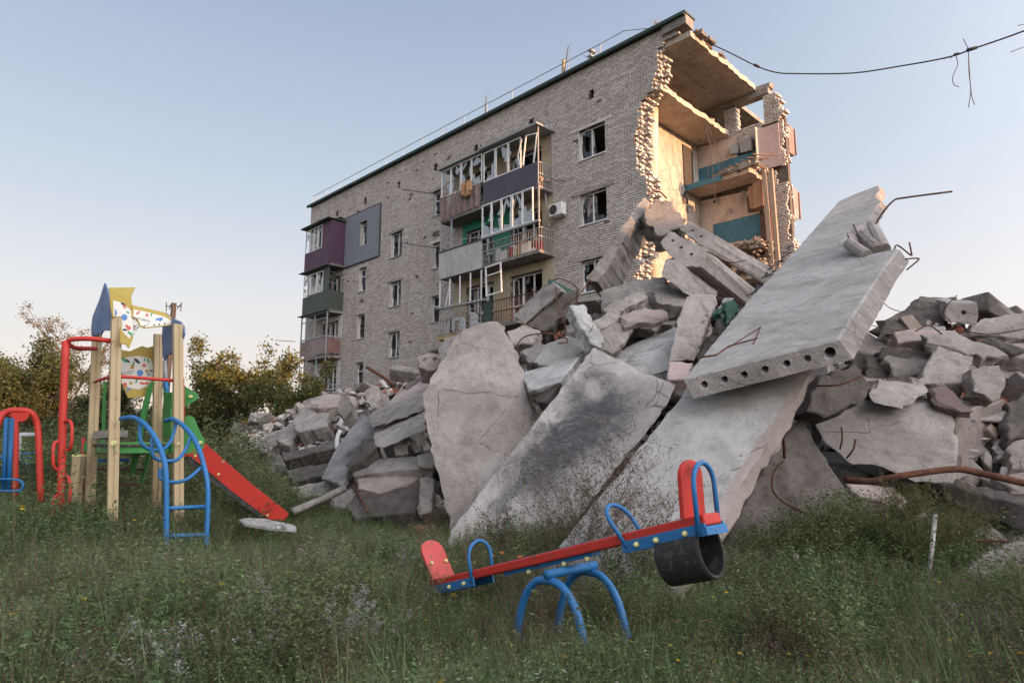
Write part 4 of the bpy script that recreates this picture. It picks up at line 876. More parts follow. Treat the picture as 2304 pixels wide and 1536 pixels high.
CS('white stub of slab leaning left of the tilted hollow slab', [(1608, 705, 11.8), (1630, 668), (1650, 668, 12), (1664, 690), (1640, 745, 11.4), (1610, 735)], (.3,), CON, .04, 50, cat='concrete block', name='concrete_block')
CS('long shadowed slab behind the upright pillar block', [(1565, 800, 11), (1612, 735, 11.8), (1640, 750), (1600, 800, 11), (1570, 830)], (.3,), COND, .03, 51)  # shadow behind the pillar carried by the dark material
GRNP = paint('dark_green_paint', (.012, .06, .042), .6, .3, (.3, .3, .28), ws=8)
for q_ in ([(1237, 628, 13.5), (1290, 655, 13.5), (1275, 672, 13.3), (1245, 652)],): CS('green painted plaster scrap hanging from the tilted block', q_, (.05,), GRNP, .04, 52, cat='plaster', name='plaster_scrap', step=.06)
CS('dark green painted stone beside the tilted hollow slab', [(1632, 680, 11.5), (1650, 672), (1666, 688, 11.5), (1640, 728, 11.2), (1632, 705)], (.12,), GRNP, .03, 53, cat='painted stone', name='painted_stone', step=.06)
CS('small green painted lump above the pink tiled foot', [(1606, 700, 11.4), (1625, 690, 11.4), (1620, 704), (1604, 710, 11.3)], (.12,), GRNP, .02, 54, cat='painted stone', name='painted_stone', step=.06)
# --- left part of the heap
CS('block with two round dimples balanced above the left rubble', [(938, 802, 14), (962, 793), (995, 795, 14), (992, 822), (970, 834), (942, 826, 13.8)], (.5,), CONP, .02, 60, cat='concrete block', name='concrete_block', holes=[(P(955, 808, 13.9), Vector((0, 1, 0)), .08, .05), (P(978, 808, 13.9), Vector((0, 1, 0)), .08, .05)])
CS('pinkish slab sloping down left of the pointed slab', [(862, 920, 14.6), (905, 870), (965, 832, 16), (975, 850), (955, 890, 14.0), (905, 918)], (.2,), CONP, .03, 61)
CS('upper grey beam sticking out left of the pointed slab', [(828, 938, 13.0), (860, 922), (948, 896, 12.6), (952, 922), (880, 948), (838, 962, 12.4)], (840, 926, 13.5), CON, .02, 62, cat='concrete beam', name='concrete_beam')
CS('lower beam crossing below the upper grey beam', [(842, 978, 12.4), (955, 930, 11.9), (960, 965), (862, 1008, 11.7), (838, 1002)], (846, 966, 12.9), CON, .03, 63, cat='concrete beam', name='concrete_beam')
CS('dark cracked beam end pointing down into the grass on the left', [(776, 1045, 11.7), (800, 1005), (838, 980, 12.2), (845, 1005), (815, 1035, 11.6), (785, 1052)], (.35,), COND, .03, 64, cat='concrete beam', name='concrete_beam')
CS('smooth soot streaked slab sloping down on the left', [(722, 1075, 12.0), (760, 1000), (815, 930, 14.0), (845, 950), (842, 985), (800, 1030, 12.2), (765, 1090)], (.14,), concrete('grey_soot_concrete', (.34, .33, .33), (.15, .145, .15), .01, .4, .7), .02, 65)
CS('beam standing on edge at the left side of the rubble', [(620, 988, 16.4), (700, 895, 18.2), (725, 888), (732, 902, 18), (650, 1002, 16)], (628, 1008, 16.6), CON, .02, 66, cat='concrete beam', name='concrete_beam')
CS('long low slab reaching out to the left into the bushes', [(528, 1010, 17.0), (575, 985), (645, 960, 17.4), (648, 985), (600, 1015, 16.4), (545, 1022)], (.25,), CON, .03, 67)
CS('horizontal slab holding up the brick rubble on the left', [(628, 1018, 15.2), (700, 1005), (762, 985, 14.8), (765, 1005), (640, 1035, 14.8)], (.8,), COND, .03, 68)
CS('pipe shaped dark beam lying under the crossed beams', [(790, 1050, 11.9), (860, 1030), (945, 1025, 11.6), (945, 1052), (860, 1060), (795, 1070, 11.5)], (.4,), CON, .02, 69, cat='concrete beam', name='concrete_beam')
CS('brownish slab face below the pipe shaped beam', [(800, 1072, 11.6), (940, 1055, 11.4), (935, 1080), (850, 1110, 11.0), (805, 1098)], (.3,), CONP, .03, 70)
CS('low broad slab at the foot of the left heap', [(775, 1140, 10.8), (800, 1108), (930, 1085, 11.2), (945, 1110), (935, 1150, 10.4), (800, 1165)], (.3,), COND, .03, 71)
CS('upright slab sliver beside the pointed slab', [(945, 1075, 10.7), (960, 1070), (978, 1075, 10.7), (970, 1150, 10.3), (945, 1150)], (.14,), CON, .03, 72, cat='slab fragment', name='slab_fragment')
CS('square block wedged against the left edge of the pointed slab', [(940, 1022, 11.3), (978, 1015), (980, 1045, 11.2), (975, 1052), (942, 1048, 11.1)], (.3,), CON, .02, 73, cat='concrete block', name='concrete_block')
CS('bright white broken panel in the dark gap under the crossed beams', [(888, 990, 12), (915, 985, 12), (918, 1020), (890, 1024, 11.9)], (.06,), CONW, .03, 74, cat='panel', name='broken_panel')
CS('second white shard leaning right in the dark gap', [(915, 980, 12), (925, 985), (950, 1012, 11.9), (935, 1018, 11.9)], (.06,), CONW, .02, 75, cat='panel', name='broken_panel')
CS('large angular stone on top of the left rubble', [(814, 888, 17), (838, 865), (850, 868, 17), (858, 895), (838, 920, 16.6)], (.5,), CONR, .04, 76, cat='stone block', name='stone_block', step=.08)
CS('pale upright block in the middle of the left rubble', [(756, 925, 16), (765, 890), (785, 892, 16.2), (790, 925), (772, 942, 15.8)], (.5,), CON, .03, 77, cat='stone block', name='stone_block', step=.08)
CS('crumbled slab piece behind the pointed slab top', [(985, 790, 13.5), (1000, 758), (1035, 752, 13.6), (1010, 800, 13.2), (990, 812)], (.3,), CON, .04, 78, cat='slab fragment', name='slab_fragment')
for i_, (lb, pts, tv, mt) in enumerate((
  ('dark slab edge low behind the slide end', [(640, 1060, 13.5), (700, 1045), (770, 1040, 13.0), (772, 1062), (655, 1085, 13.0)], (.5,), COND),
  ('second slab edge low behind the slide end', [(650, 1098, 12.6), (740, 1078), (800, 1075, 12.2), (798, 1100), (668, 1120, 12.1)], (.5,), CON),
  ('broken plate wedged between the dark beam end and the grass', [(735, 1110, 11.9), (790, 1098, 11.7), (815, 1120), (790, 1142, 11.2), (740, 1138)], (.3,), CONR),
  ('slab corner jutting out above the long low slab', [(655, 950, 16.6), (690, 925), (742, 930, 16.4), (735, 958), (672, 972, 16.1)], (.4,), CONR),
  ('grey plate leaning on the brick rubble near the white plastic pipe', [(772, 990, 14.2), (800, 955), (822, 960, 14.4), (815, 990), (788, 1010, 13.8)], (.2,), CON),
  ('flat plate on top of the left rubble near the building wall', [(700, 905, 17.6), (740, 885), (800, 892, 17.8), (790, 912), (720, 918, 17.2)], (.25,), CONP),
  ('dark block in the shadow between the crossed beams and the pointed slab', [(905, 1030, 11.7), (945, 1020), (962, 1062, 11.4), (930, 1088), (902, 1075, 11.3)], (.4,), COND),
  ('slab end poking out beneath the block with two dimples', [(905, 868, 15.4), (945, 845), (985, 850, 15.2), (975, 872), (930, 885, 14.9)], (.35,), COND))):
    CS(lb, pts, tv, mt, .04, 100 + i_)
for i_, (lb, pts, tv, mt) in enumerate((
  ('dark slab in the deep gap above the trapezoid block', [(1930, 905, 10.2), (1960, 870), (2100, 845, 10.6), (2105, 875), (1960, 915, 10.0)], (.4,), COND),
  ('broad grey plate under the right hand crest', [(1990, 800, 11.2), (2060, 778), (2120, 795, 11.2), (2110, 835), (2010, 845, 10.7)], (.3,), CON),
  ('slanting plate at the right edge above the pale flat block', [(2262, 905, 9.9), (2304, 880), (2400, 890, 9.8), (2400, 960), (2270, 990, 9.5)], (.3,), COND),
  ('angular block at the right edge below the slanting plate', [(2262, 1010, 9.4), (2304, 985), (2380, 1000, 9.3), (2370, 1050), (2275, 1055, 9.1)], (.4,), CONR),
  ('layered plate at the right edge near the green painted patch', [(2200, 765, 11.6), (2304, 772), (2400, 770, 11.4), (2400, 815), (2260, 800, 11.2)], (.3,), CONP),
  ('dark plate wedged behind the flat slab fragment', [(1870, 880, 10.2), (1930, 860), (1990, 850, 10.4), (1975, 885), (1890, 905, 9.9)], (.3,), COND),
  ('slab piece between the short green ended beam and the upright pillar block', [(1470, 655, 13.3), (1500, 640), (1545, 665, 13.2), (1540, 690), (1480, 680, 12.9)], (.3,), CON),
  ('thin plate lying flat left of the upright pillar block', [(1390, 712, 12.4), (1450, 690), (1500, 700, 12.5), (1490, 715), (1410, 728, 12.1)], (.15,), CONP),
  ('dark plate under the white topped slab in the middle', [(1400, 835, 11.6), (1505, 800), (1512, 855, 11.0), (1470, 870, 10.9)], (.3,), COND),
  ('small block behind the pointed slab shoulder', [(1140, 745, 12.8), (1175, 728), (1215, 742, 12.8), (1205, 770), (1158, 775, 12.5)], (.3,), CONR),
  ('grey plate below the looped wire', [(1170, 790, 12.2), (1215, 768), (1250, 782, 12.2), (1235, 800), (1190, 815, 11.9)], (.25,), CON))):
    CS(lb, pts, tv, mt, .045, 120 + i_)
# --- loose bars, pipes
rod('rusty_pipe', 'thick bent rusty pipe across the front of the trapezoid block', 'pipe', [(1900, 1078, 8.3), (1960, 1082, 8.1), (2040, 1068, 8.0), (2150, 1055, 8.1), (2210, 1065, 8.2), (2320, 1090, 8.2)], .045)
rod('rusty_rod', 'thin rusty rod arching over the slab at the right edge', 'rod', [(2060, 1218, 7.8), (2120, 1222, 7.6), (2200, 1215, 7.6), (2320, 1222, 7.6)], .018)
rod('rusty_rod', 'curved rusty rod hanging over the dark leaning slab', 'rod', [(1764, 1035, 7.6), (1742, 1060, 7.5), (1738, 1100, 7.4), (1765, 1130, 7.3), (1822, 1158, 7.2)], .012)
rod('rusty_rod', 'rusty bar propped below the pinkish rib', 'rod', [(1742, 955, 7.3), (1762, 990, 7.4), (1765, 1030, 7.5)], .02)
rod('white_pipe', 'slim white pipe standing in the weeds on the right', 'pipe', [(2105, 1158, 6.6), (2085, 1330, 6.3)], .022, CONW, sm=1)
rod('rusty_beam', 'rusty angled rail poking up above the left rubble', 'rail', [(826, 826, 17.5), (868, 852, 17.2), (888, 868, 17)], .045)
rod('white_pipe', 'short white plastic pipe bent upright in the left rubble', 'pipe', [(758, 1010, 14.4), (759, 985, 14.4), (766, 968, 14.4)], .05, WHITE)
rod('rusty_rod', 'rod stuck into the ground below the dark beam end', 'rod', [(796, 1090, 11.4), (828, 1150, 10.4)], .02, sm=1)
rod('fence_pole', 'long pale pole lying from the grass up to the left heap', 'pole', [(660, 1150, 10.2), (720, 1125, 10.8), (775, 1098, 11.2)], .06, CON, sm=1)
rod('rusty_rod', 'bent bar arching out above the jagged lump', 'rod', [(1455, 442, 15.6), (1480, 430, 15.6), (1500, 446, 15.5)], .02)
for i_, (lb, pts) in enumerate((('looped wire in front of the white topped slab', [(1158, 785, 11.3), (1180, 758, 11.3), (1230, 750, 11.3), (1272, 760, 11.3), (1275, 770, 11.3), (1255, 772, 11.3)]), ('tangle of rusty bars over the tilted block', [(1245, 630, 13.2), (1265, 628, 13), (1300, 650, 12.9), (1292, 690, 12.8), (1262, 728, 12.4)]),
        ('wavy rusty bar beside the whitewashed column', [(1250, 645, 13.1), (1255, 690, 12.6), (1272, 735, 12.2), (1268, 760, 11.9)]), ('rusty bar reaching from the green block to the diagonal beam', [(1268, 690, 13), (1310, 655, 13.2), (1330, 620, 13.6)]),
        ('thin wire drooping across the holed beams', [(1590, 565, 13.3), (1640, 590, 13.2), (1680, 585, 13.4)]), ('rusty bars crossing over the splintered floor panels', [(2060, 745, 10.9), (2090, 732, 10.9), (2120, 752, 10.8)]),
        ('wire sagging across the right crest', [(2170, 745, 11.6), (2230, 752, 11.3), (2304, 740, 11.4)]), ('bar curling out under the near end of the tilted slab', [(1838, 868, 7.4), (1890, 865, 7.3), (1942, 845, 7.4)]),
        ('upright wire over the shadowed corner by the trapezoid block', [(1890, 1010, 9), (1895, 985, 8.9), (1893, 960, 8.9)]), ('second upright wire over the shadowed corner', [(1905, 1030, 9), (1920, 1010, 8.9), (1925, 988, 8.9)]))):
    rod('wire', lb, 'wire', pts, .012)
# --- random chunks: shared rock meshes
def rock_mesh(kind, seed):
    rr = random.Random(seed); bm = bmesh.new()
    if kind == 'flat': pts = [(rr.uniform(-.5, .5), rr.uniform(-.5, .5), z) for z in (-.13, .13) for _ in range(7)]
    elif kind == 'brick': pts = [(x * .25 + rr.uniform(-.02, .02), y * .12 + rr.uniform(-.02, .02), z * .09) for x in (-1, 1) for y in (-1, 1) for z in (-1, 1)] + [(rr.uniform(-.2, .2), .1, .07)]
    elif kind == 'beam': pts = [(x * .5 + rr.uniform(-.06, .06), y * .14 + rr.uniform(-.03, .03), z * .12 + rr.uniform(-.03, .03)) for x in (-1, 1) for y in (-1, 1) for z in (-1, 1)]
    else: pts = [Vector([rr.gauss(0, 1) for _ in range(3)]).normalized() * rr.uniform(.3, .5) for _ in range(13)]
    vs_ = [bm.verts.new(p) for p in pts]; r_ = bmesh.ops.convex_hull(bm, input=vs_)
    bmesh.ops.delete(bm, geom=list({g for g in r_.get('geom_interior', []) + r_.get('geom_unused', []) if isinstance(g, bmesh.types.BMVert)}), context='VERTS')
    bmesh.ops.bevel(bm, geom=[e for e in bm.edges if len(e.link_faces) == 2 and e.calc_face_angle(0) > .35], offset=.018, segments=1, affect='EDGES')
    me = bpy.data.meshes.new('rock'); bm.to_mesh(me); bm.free(); return me
REDB = concrete('red_brick', (.36, .13, .08), (.22, .09, .06), .02, .4, 4); TANB = concrete('tan_brick', (.46, .39, .33), (.36, .29, .24), .02, .4, 4)
rocks = []
for k in range(18):
    kd = ('flat', 'chunk', 'brick', 'beam', 'flat', 'flat')[k % 6]; me = rock_mesh(kd, 50 + k)
    me.materials.append(TANB if kd == 'brick' else (CHUNK, CONR, COND)[k % 3]); rocks.append((kd, me))
redm = rock_mesh('brick', 99); redm.materials.append(REDB)
rr = random.Random(5); placed = 0; big = []; spots = []
while len(spots) < 9500:
    px = rr.uniform(500, 2500); y = rr.uniform(8, 25); x = (px - 1152) / FPX * y; h = heap_z(x, y)
    f = float(np.interp(px, HPX, HF)); c_ = float(np.interp(px, HPX, HC))
    if h < .12 and not (f - .8 < y < f + .5): continue
    if y > c_ + 3: continue
    spots.append((x, y, max(float(h), 0), px))
GRP = {'flat': ('slab fragments in the rubble', 'flat slab fragment lying in the rubble heap', 'slab fragment'), 'chunk': ('concrete chunks in the rubble', 'angular concrete chunk lying in the rubble heap', 'concrete chunk'), 'brick': ('loose bricks in the rubble', 'loose pale brick lying in the rubble heap', 'brick'), 'beam': ('beam stubs in the rubble', 'short concrete beam stub lying in the rubble heap', 'beam stub')}
for i, (x, y, h, px) in enumerate(spots[:520]):
    kd, me = rocks[rr.randrange(18)]; left = 600 < px < 900 and y > 15
    s_ = rr.uniform(.35, 1.0) * (1.7 if kd in ('flat', 'beam') else 1.0) * (.75 if left else 1); s_ *= 1 if kd != 'brick' else 1.0 / s_
    red = rr.random() < .05
    o = link_mesh('loose_brick' if kd == 'brick' or red else {'flat': 'slab_fragment', 'chunk': 'concrete_chunk', 'beam': 'beam_stub'}[kd], redm if red else me, None, (x, y, h + rr.uniform(-.02, .12) * s_)); o.scale = (s_, s_ * rr.uniform(.7, 1.1), s_ * rr.uniform(.7, 1.2)) if not red else (1, 1, 1)
    t = .5 if kd in ('flat', 'beam') else 1.5; o.rotation_euler = (rr.gauss(.25, t * .6), rr.gauss(0, t * .6), rr.uniform(0, 6.28))
    g = ('loose red bricks in the rubble', 'loose red brick lying in the rubble heap', 'brick') if red else GRP[kd]
    zn = 'on the left slope below the brick building' if px < 950 else ('on the central slope around the peak' if px < 1700 else 'on the right slope behind the tilted hollow slab')
    tag(o, g[1].replace('in the rubble heap', zn), g[2], g[0] + ' ' + zn)
mvs = []
arrs = []
for kd, me in rocks + [('brick', redm)]:
    v = np.empty(len(me.vertices) * 3); me.vertices.foreach_get('co', v); arrs.append((kd, v.reshape(-1, 3), [tuple(p.vertices) for p in me.polygons]))
V = []; F = []; C = []; base = 0; r2 = np.random.default_rng(3)
tones = [(.36, .33, .305), (.26, .235, .215), (.42, .385, .355), (.18, .16, .15), (.38, .33, .285), (.31, .285, .265), (.45, .43, .41)]
def scatter(sp, smin, smax):
    global base
    for (x, y, h, px) in sp:
        kd, v, fs = arrs[r2.integers(0, 19)]; s_ = r2.uniform(smin, smax) if kd != 'brick' else .9; 
        M = np.array((Matrix.Rotation(r2.uniform(0, 6.28), 3, 'Z') @ Matrix.Rotation(r2.normal(.2, .7), 3, 'X') @ Matrix.Rotation(r2.normal(0, .7), 3, 'Y')))
        V.append(v @ M.T * s_ + (x, y, h + r2.uniform(-.03, .06))); tone = (.33, .12, .08) if v is arrs[-1][1] and r2.random() < .8 else tones[r2.integers(0, 7)]
        for f in fs: F.append(tuple(i + base for i in f)); C.extend([(*tone, 1)] * len(f))
        base += len(v)
scatter(spots[520:3500], .15, .6); scatter(spots[3500:], .05, .26)
me = bpy.data.meshes.new('small_rubble'); me.from_pydata(np.concatenate(V).tolist(), [], F); me.materials.append(attr_mat('small_rubble', .95, .35, bumpd=.02, ns=9, streak=.35))
at = me.color_attributes.new('col', 'FLOAT_COLOR', 'CORNER'); at.data.foreach_set('color', np.array(C).ravel()); o = link_mesh('small_rubble', me); tag(o, kind='stuff')

spf = []
while len(spf) < 420:
    px = rr.uniform(930, 2400); f = float(np.interp(px, HPX, HF)); y = rr.uniform(f - 3.2, f + .2) if px > 1000 else rr.uniform(9.5, 12); x = (px - 1152) / FPX * y
    if y < 5.6: continue
    spf.append((x, y, max(float(heap_z(x, y)), float(ground_z(x, y))), px))
V = []; F = []; C = []; base = 0
scatter(spf, .05, .22)
me = bpy.data.meshes.new('foot_debris'); me.from_pydata(np.concatenate(V).tolist(), [], F); me.materials.append(bpy.data.materials['small_rubble'])
at = me.color_attributes.new('col', 'FLOAT_COLOR', 'CORNER'); at.data.foreach_set('color', np.array(C).ravel()); o = link_mesh('foot_debris', me); tag(o, kind='stuff')
# splintered boards and bent reinforcement sticking out of the heap
WOOD = paint('weathered_wood', (.24, .17, .11), .85, .3, (.12, .09, .06), ws=7); PLK = []
for k in range(4):
    q = MB(); L_k = (.9, 1.3, 1.7, .6)[k]; q.box((-L_k / 2, -.06, -.013), (L_k / 2, .06, .013), j=.012); o = q.build('wooden_plank', WOOD if k % 2 else CREAMW); PLK.append(o.data); bpy.data.objects.remove(o)
for i in range(34):
    x, y, h, px = spots[700 + i * 9]; o = link_mesh('wooden_plank', PLK[i % 4], None, (x, y, h + .12)); o.rotation_euler = (rr.gauss(0, .5), rr.gauss(0, .35), rr.uniform(0, 6.28)); tag(o, 'splintered board sticking out of the rubble heap', 'plank', 'splintered boards in the heap')
RB = []
for k in range(6):
    q = MB(); p0 = Vector((0, 0, -.2)); d = Vector((rr.gauss(0, .4), rr.gauss(0, .4), 1)).normalized(); pp = [p0]
    for j in range(6): d = (d + Vector((rr.gauss(0, .45), rr.gauss(0, .45), rr.gauss(-.12, .3)))).normalized(); pp.append(pp[-1] + d * .2)
    q.tube(curve_pts(pp, 3), .009, 5); o = q.build('bent_rebar', RUST); RB.append(o.data); bpy.data.objects.remove(o)
for i in range(60):
    x, y, h, px = spots[1100 + i * 11]; o = link_mesh('bent_rebar', RB[i % 6], None, (x, y, h + .05)); o.rotation_euler = (rr.gauss(0, .4), rr.gauss(0, .4), rr.uniform(0, 6.28)); tag(o, 'bent rusty reinforcing bar curling out of the rubble heap', 'rebar', 'bent reinforcing bars in the heap')
# ------------------------------------------------------------------ seesaw
sp0 = P(985, 1312, 5.8); sp1 = P(1604, 1166, 3.85)
mid = (sp0 + sp1) / 2; dv = sp1 - sp0; rz = math.atan2(dv.y, dv.x); Ls = Vector((dv.x, dv.y, 0)).length; tilt = math.atan2(dv.z, Ls); Lt = dv.length
ss = empty('seesaw', (mid.x, mid.y, 0), rz, 'red seesaw with blue handles and a black tyre under its raised seat', 'seesaw')
MT = Matrix.Translation((0, 0, mid.z)) @ Matrix.Rotation(-tilt, 4, 'Y')   # beam frame: x along beam, z up
H = Lt / 2
m_ = MB(); m_.box((-H, -.09, -.032), (H, .09, .034), M=MT); m_.build('beam', RED, ss, bevel=.012)
m_ = MB(); m_.box((-.62, .091, -.02), (.30, .10, .045), M=MT); m_.box((-.45, -.05, -.058), (.45, .05, -.0325), M=MT); m_.build('beam_bracket', BLUE, ss)
for sgn in (1, -1):
    s = sgn
    def X(a): return s * a
    # side plates, backrest, hoop, knee guard
    m_ = MB(); m_.box((min(X(H - .62), X(H)), -.105, -.085), (max(X(H - .62), X(H)), -.092, -.015), M=MT); m_.box((min(X(H - .62), X(H)), .092, -.085), (max(X(H - .62), X(H)), .105, -.015), M=MT)
    m_.build('side_plate', BLUE, ss, bevel=.003)
    w, h_ = .116, (.335 if s > 0 else .36); prof = [(-w, 0), (w, 0)] + [(w * math.cos(a) , h_ - w * .85 + w * .85 * math.sin(a)) for a in np.linspace(0, math.pi, 13)]
    MB_ = MT @ Matrix.Translation((X(H - (.14 if s > 0 else .10)), 0, .035)) @ Matrix.Rotation(R(14 if s > 0 else -22), 4, 'Y')
    m_ = MB(); m_.prism([MB_ @ Vector((0, y, z)) for y, z in prof], MB_.to_3x3() @ Vector((s * .028, 0, 0)))
    m_.build('backrest', RED if s > 0 else REDF, ss, bevel=.008)
    hp = [(-.112, -.03)] + [(-.112 * math.cos(a), .25 + .13 * math.sin(a)) for a in np.linspace(0, math.pi, 11)] + [(.112, -.03)]
    M2 = MT @ Matrix.Translation((H - .055, 0, 0)) @ Matrix.Rotation(R(12), 4, 'Y')
    if s > 0:
        m_ = MB(); m_.tube([M2 @ Vector((0.02, y, z - .05)) for y, z in hp], .015, 8); m_.build('seat_hoop', BLUE, ss, smooth=True)
        m_ = MB(); m_.box((H - .03, -.112, -.085), (H + .008, .112, -.035), M=MT); m_.build('end_plate', BLUE, ss)
    M3 = MT @ Matrix.Translation((X(H - .60), 0, 0)) @ Matrix.Rotation(R(-s * 24 if s > 0 else 8), 4, 'Y')
    hp2 = [(-.100, -.06)] + [(-.115 * math.cos(a), .13 + .12 * math.sin(a)) for a in np.linspace(0, math.pi, 11)] + [(.115, -.03)]
    m_ = MB(); m_.tube([M3 @ Vector((0, y, z)) for y, z in hp2], .014, 8); m_.build('handle', BLUE, ss, smooth=True)
    for q in (.50, .35, .14) if s > 0 else (.5, .3):
        m_ = MB(); c_ = MT @ Vector((X(H - q), -.105, -.05)); d_ = (MT.to_3x3() @ Vector((0, -1, 0)))
        m_.tube([c_, c_ + d_ * .014, c_ + d_ * .022], .019, 12, r1=.009); m_.build('bolt_cap', BOLT, ss, smooth=True)
    for y in (-.075, .075):
        m_ = MB(); c_ = MB_ @ Vector((-s * .004, y, .14)); d_ = MB_.to_3x3() @ Vector((-s, 0, 0)); m_.tube([c_, c_ + d_ * .014, c_ + d_ * .022], .018, 12, r1=.009); m_.build('bolt_cap', BOLT, ss, smooth=True)
m_ = MB()
for q in ((-.16, .03), (.2, .02), (.42, .0)): 
    c_ = MT @ Vector((q[0], -.06, -.065)); m_.tube([c_, c_ + Vector((0, -.015, 0))], .014, 8)
m_.build('bolt_cap', BOLT, ss, kind='stuff')
# tyre hanging as a loop under the raised seat
N = 44; V = []
def loop(k, r_off):
    a = math.pi * .80 + math.pi * 1.40 * k / N
    return ((.128 + r_off) * math.cos(a), (.150 + r_off) * math.sin(a) - .165)
for k in range(N + 1):
    for (ro, x) in ((0, -.37), (.010, -.355), (.010, -.07), (0, -.055), (-.012, -.058), (-.012, -.367)):
        y, z = loop(k, ro); V.append(MT @ Vector((H + x + z * .05, y, z)))
F = [(k * 6 + j, k * 6 + (j + 1) % 6, (k + 1) * 6 + (j + 1) % 6, (k + 1) * 6 + j) for k in range(N) for j in range(6)] + [tuple(range(6)), tuple(N * 6 + j for j in range(5, -1, -1))]
m_ = MB(); m_.add(V, F); m_.build('tyre', RUBBER, ss)
# supports: two arches and a cross axle
m_ = MB(); m_.tube([(.22, -.25, mid.z - .055), (.22, .25, mid.z - .055)], .030, 12); m_.build('axle', BLUE, ss, smooth=True)
for y in (-.21, .21):
    m_ = MB(); ap = [(-.44, -.02), (-.41, .20), (-.33, .38), (-.20, .48), (-.06, .50), (.08, .48), (.21, .38), (.30, .20), (.35, -.02)]
    k_ = (mid.z - .10) / .50; m_.tube(curve_pts([Vector((.26 + x * .86, y, z * k_)) for x, z in ap], 6), .027, 10); m_.build('leg', BLUE, ss, smooth=True)
# ------------------------------------------------------------------ playground tower
tw = empty('playground_tower', (-5.4, 8.9, 0), 0, 'wooden playground tower with torn yellow roof panels, red slide and blue curved ladder', 'play tower')
TO = tw.location
def L_(px, py, D): return P(px, py, D) - TO
def polyplate(name, pts, A, B, C, th, mat, parent=None, label=None, bev=0):
    A_, B_, C_ = P(*A), P(*B), P(*C); N = (B_ - A_).cross(C_ - A_).normalized()
    if N.dot(A_ - Vector((0, 0, CZ))) < 0: N = -N
    pr = parent or tw; off = TO
    m_ = MB(); m_.prism([pl(x, y, A, B, C) - off for x, y in pts], N * th); o = m_.build(name, mat, pr, label=label); return o, N
fl_, fr_, bl_, br_ = Vector((-5.10, 8.3, 0)), Vector((-4.50, 8.77, 0)), Vector((-5.89, 9.21, 0)), Vector((-5.27, 9.70, 0))
for bp, tp in (((252, 1165, 8.3), (262, 716, 8.3)), ((401, 1150, 8.75), (400, 730, 8.75)), ((202, 1140, 9.2), (219, 738, 9.2)), ((352, 1130, 9.7), (356, 752, 9.7))):
    m_ = MB(); b0 = P(*bp) - TO; tp = P(*tp) - TO; b0 = b0 - (tp - b0) * (b0.z / (tp.z - b0.z))
    d_ = (fr_ - fl_).normalized(); e_ = Vector((-d_.y, d_.x, 0)); w = .058
    prof = [(-w, -w), (-.012, -w), (-.006, -w + .012), (.006, -w + .012), (.012, -w), (w, -w), (w, -.012), (w - .012, -.006), (w - .012, .006), (w, .012), (w, w), (-w, w)]
    V = [p + d_ * a + e_ * b_ for p in (b0, tp) for a, b_ in prof]; n = len(prof)
    m_.add(V, [tuple(range(n - 1, -1, -1)), tuple(range(n, 2 * n))] + [(i, (i + 1) % n, (i + 1) % n + n, i + n) for i in range(n)]); m_.build('post', CREAMW, tw, bevel=.004)
# deck
zd = 1.42
m_ = MB(); m_.prism([q - TO + Vector((0, 0, zd)) for q in (fl_, fr_, br_, bl_)], (0, 0, .03)); m_.build('deck', paint('dark_deck', (.06, .045, .04), .7, .2), tw)
def brd(a, b_, z0, z1, name='deck_board', mat=GREEN, ext=.09, off=.062):
    a = a - TO; b_ = b_ - TO; d_ = (b_ - a).normalized(); n_ = Vector((d_.y, -d_.x, 0)); m_ = MB()
    p = [a - d_ * ext + n_ * off, b_ + d_ * ext + n_ * off, b_ + d_ * ext + n_ * (off + .022), a - d_ * ext + n_ * (off + .022)]
    m_.prism([q + Vector((0, 0, z0)) for q in p], (0, 0, z1 - z0)); return m_.build(name, mat, tw, bevel=.003)
brd(fl_, fr_, 1.335, 1.475, off=-.05, ext=-.06); brd(bl_, fl_, 1.335, 1.475, ext=.10, off=-.05); brd(br_, fr_, 1.34, 1.46, off=.03); brd(br_, bl_, 1.34, 1.46)
# blue gable plates
gl = [(235, 636), (224, 672), (208, 712), (205, 735), (205, 752), (208, 756), (210, 750), (213, 757), (216, 751), (219, 756), (222, 748), (226, 753), (230, 745), (236, 742), (240, 744), (249, 741), (253, 728), (253, 700), (246, 672), (240, 650)]
ob, _ = polyplate('gable_plate', gl, (205, 740, 9.1), (253, 735, 8.32), (235, 636, 8.75), .02, BLUEP)
gr = [(372, 703), (386, 716), (405, 723), (413, 735), (414, 750), (409, 766), (398, 774), (396, 785), (383, 796), (374, 800), (370, 812), (366, 803), (364, 760), (366, 725)]
polyplate('gable_plate', gr, (366, 740, 9.55), (413, 745, 8.72), (372, 703, 9.5), .02, BLUEP)
# yellow printed roof panels
y1 = [(247, 648), (296, 673), (297, 684), (300, 688), (295, 700), (302, 712), (298, 748), (300, 760), (291, 783), (284, 774), (271, 772), (271, 714), (254, 713), (250, 690)]
oy1, n1 = polyplate('roof_panel', y1, (250, 660, 8.28), (300, 700, 8.62), (272, 770, 8.20), .012, YELLOW, label='torn yellow printed panel hanging on the left')
y2 = [(239, 650), (247, 647), (304, 646), (294, 668), (296, 672), (290, 670), (247, 649)]
polyplate('roof_panel', y2, (239, 650, 8.8), (304, 646, 9.05), (294, 670, 8.7), .012, YELLOW)
y3 = [(297, 686), (372, 703), (400, 728), (388, 732), (326, 738), (314, 733), (310, 722), (297, 712)]
oy3, n3 = polyplate('roof_panel', y3, (297, 688, 8.6), (372, 703, 9.15), (326, 737, 8.68), .012, YELLOW, label='torn yellow printed panel on the right')
y4 = [(272, 786), (280, 788), (292, 790), (305, 784), (320, 778), (332, 782), (346, 778), (347, 856), (338, 870), (327, 892), (300, 894), (288, 895), (271, 855)]
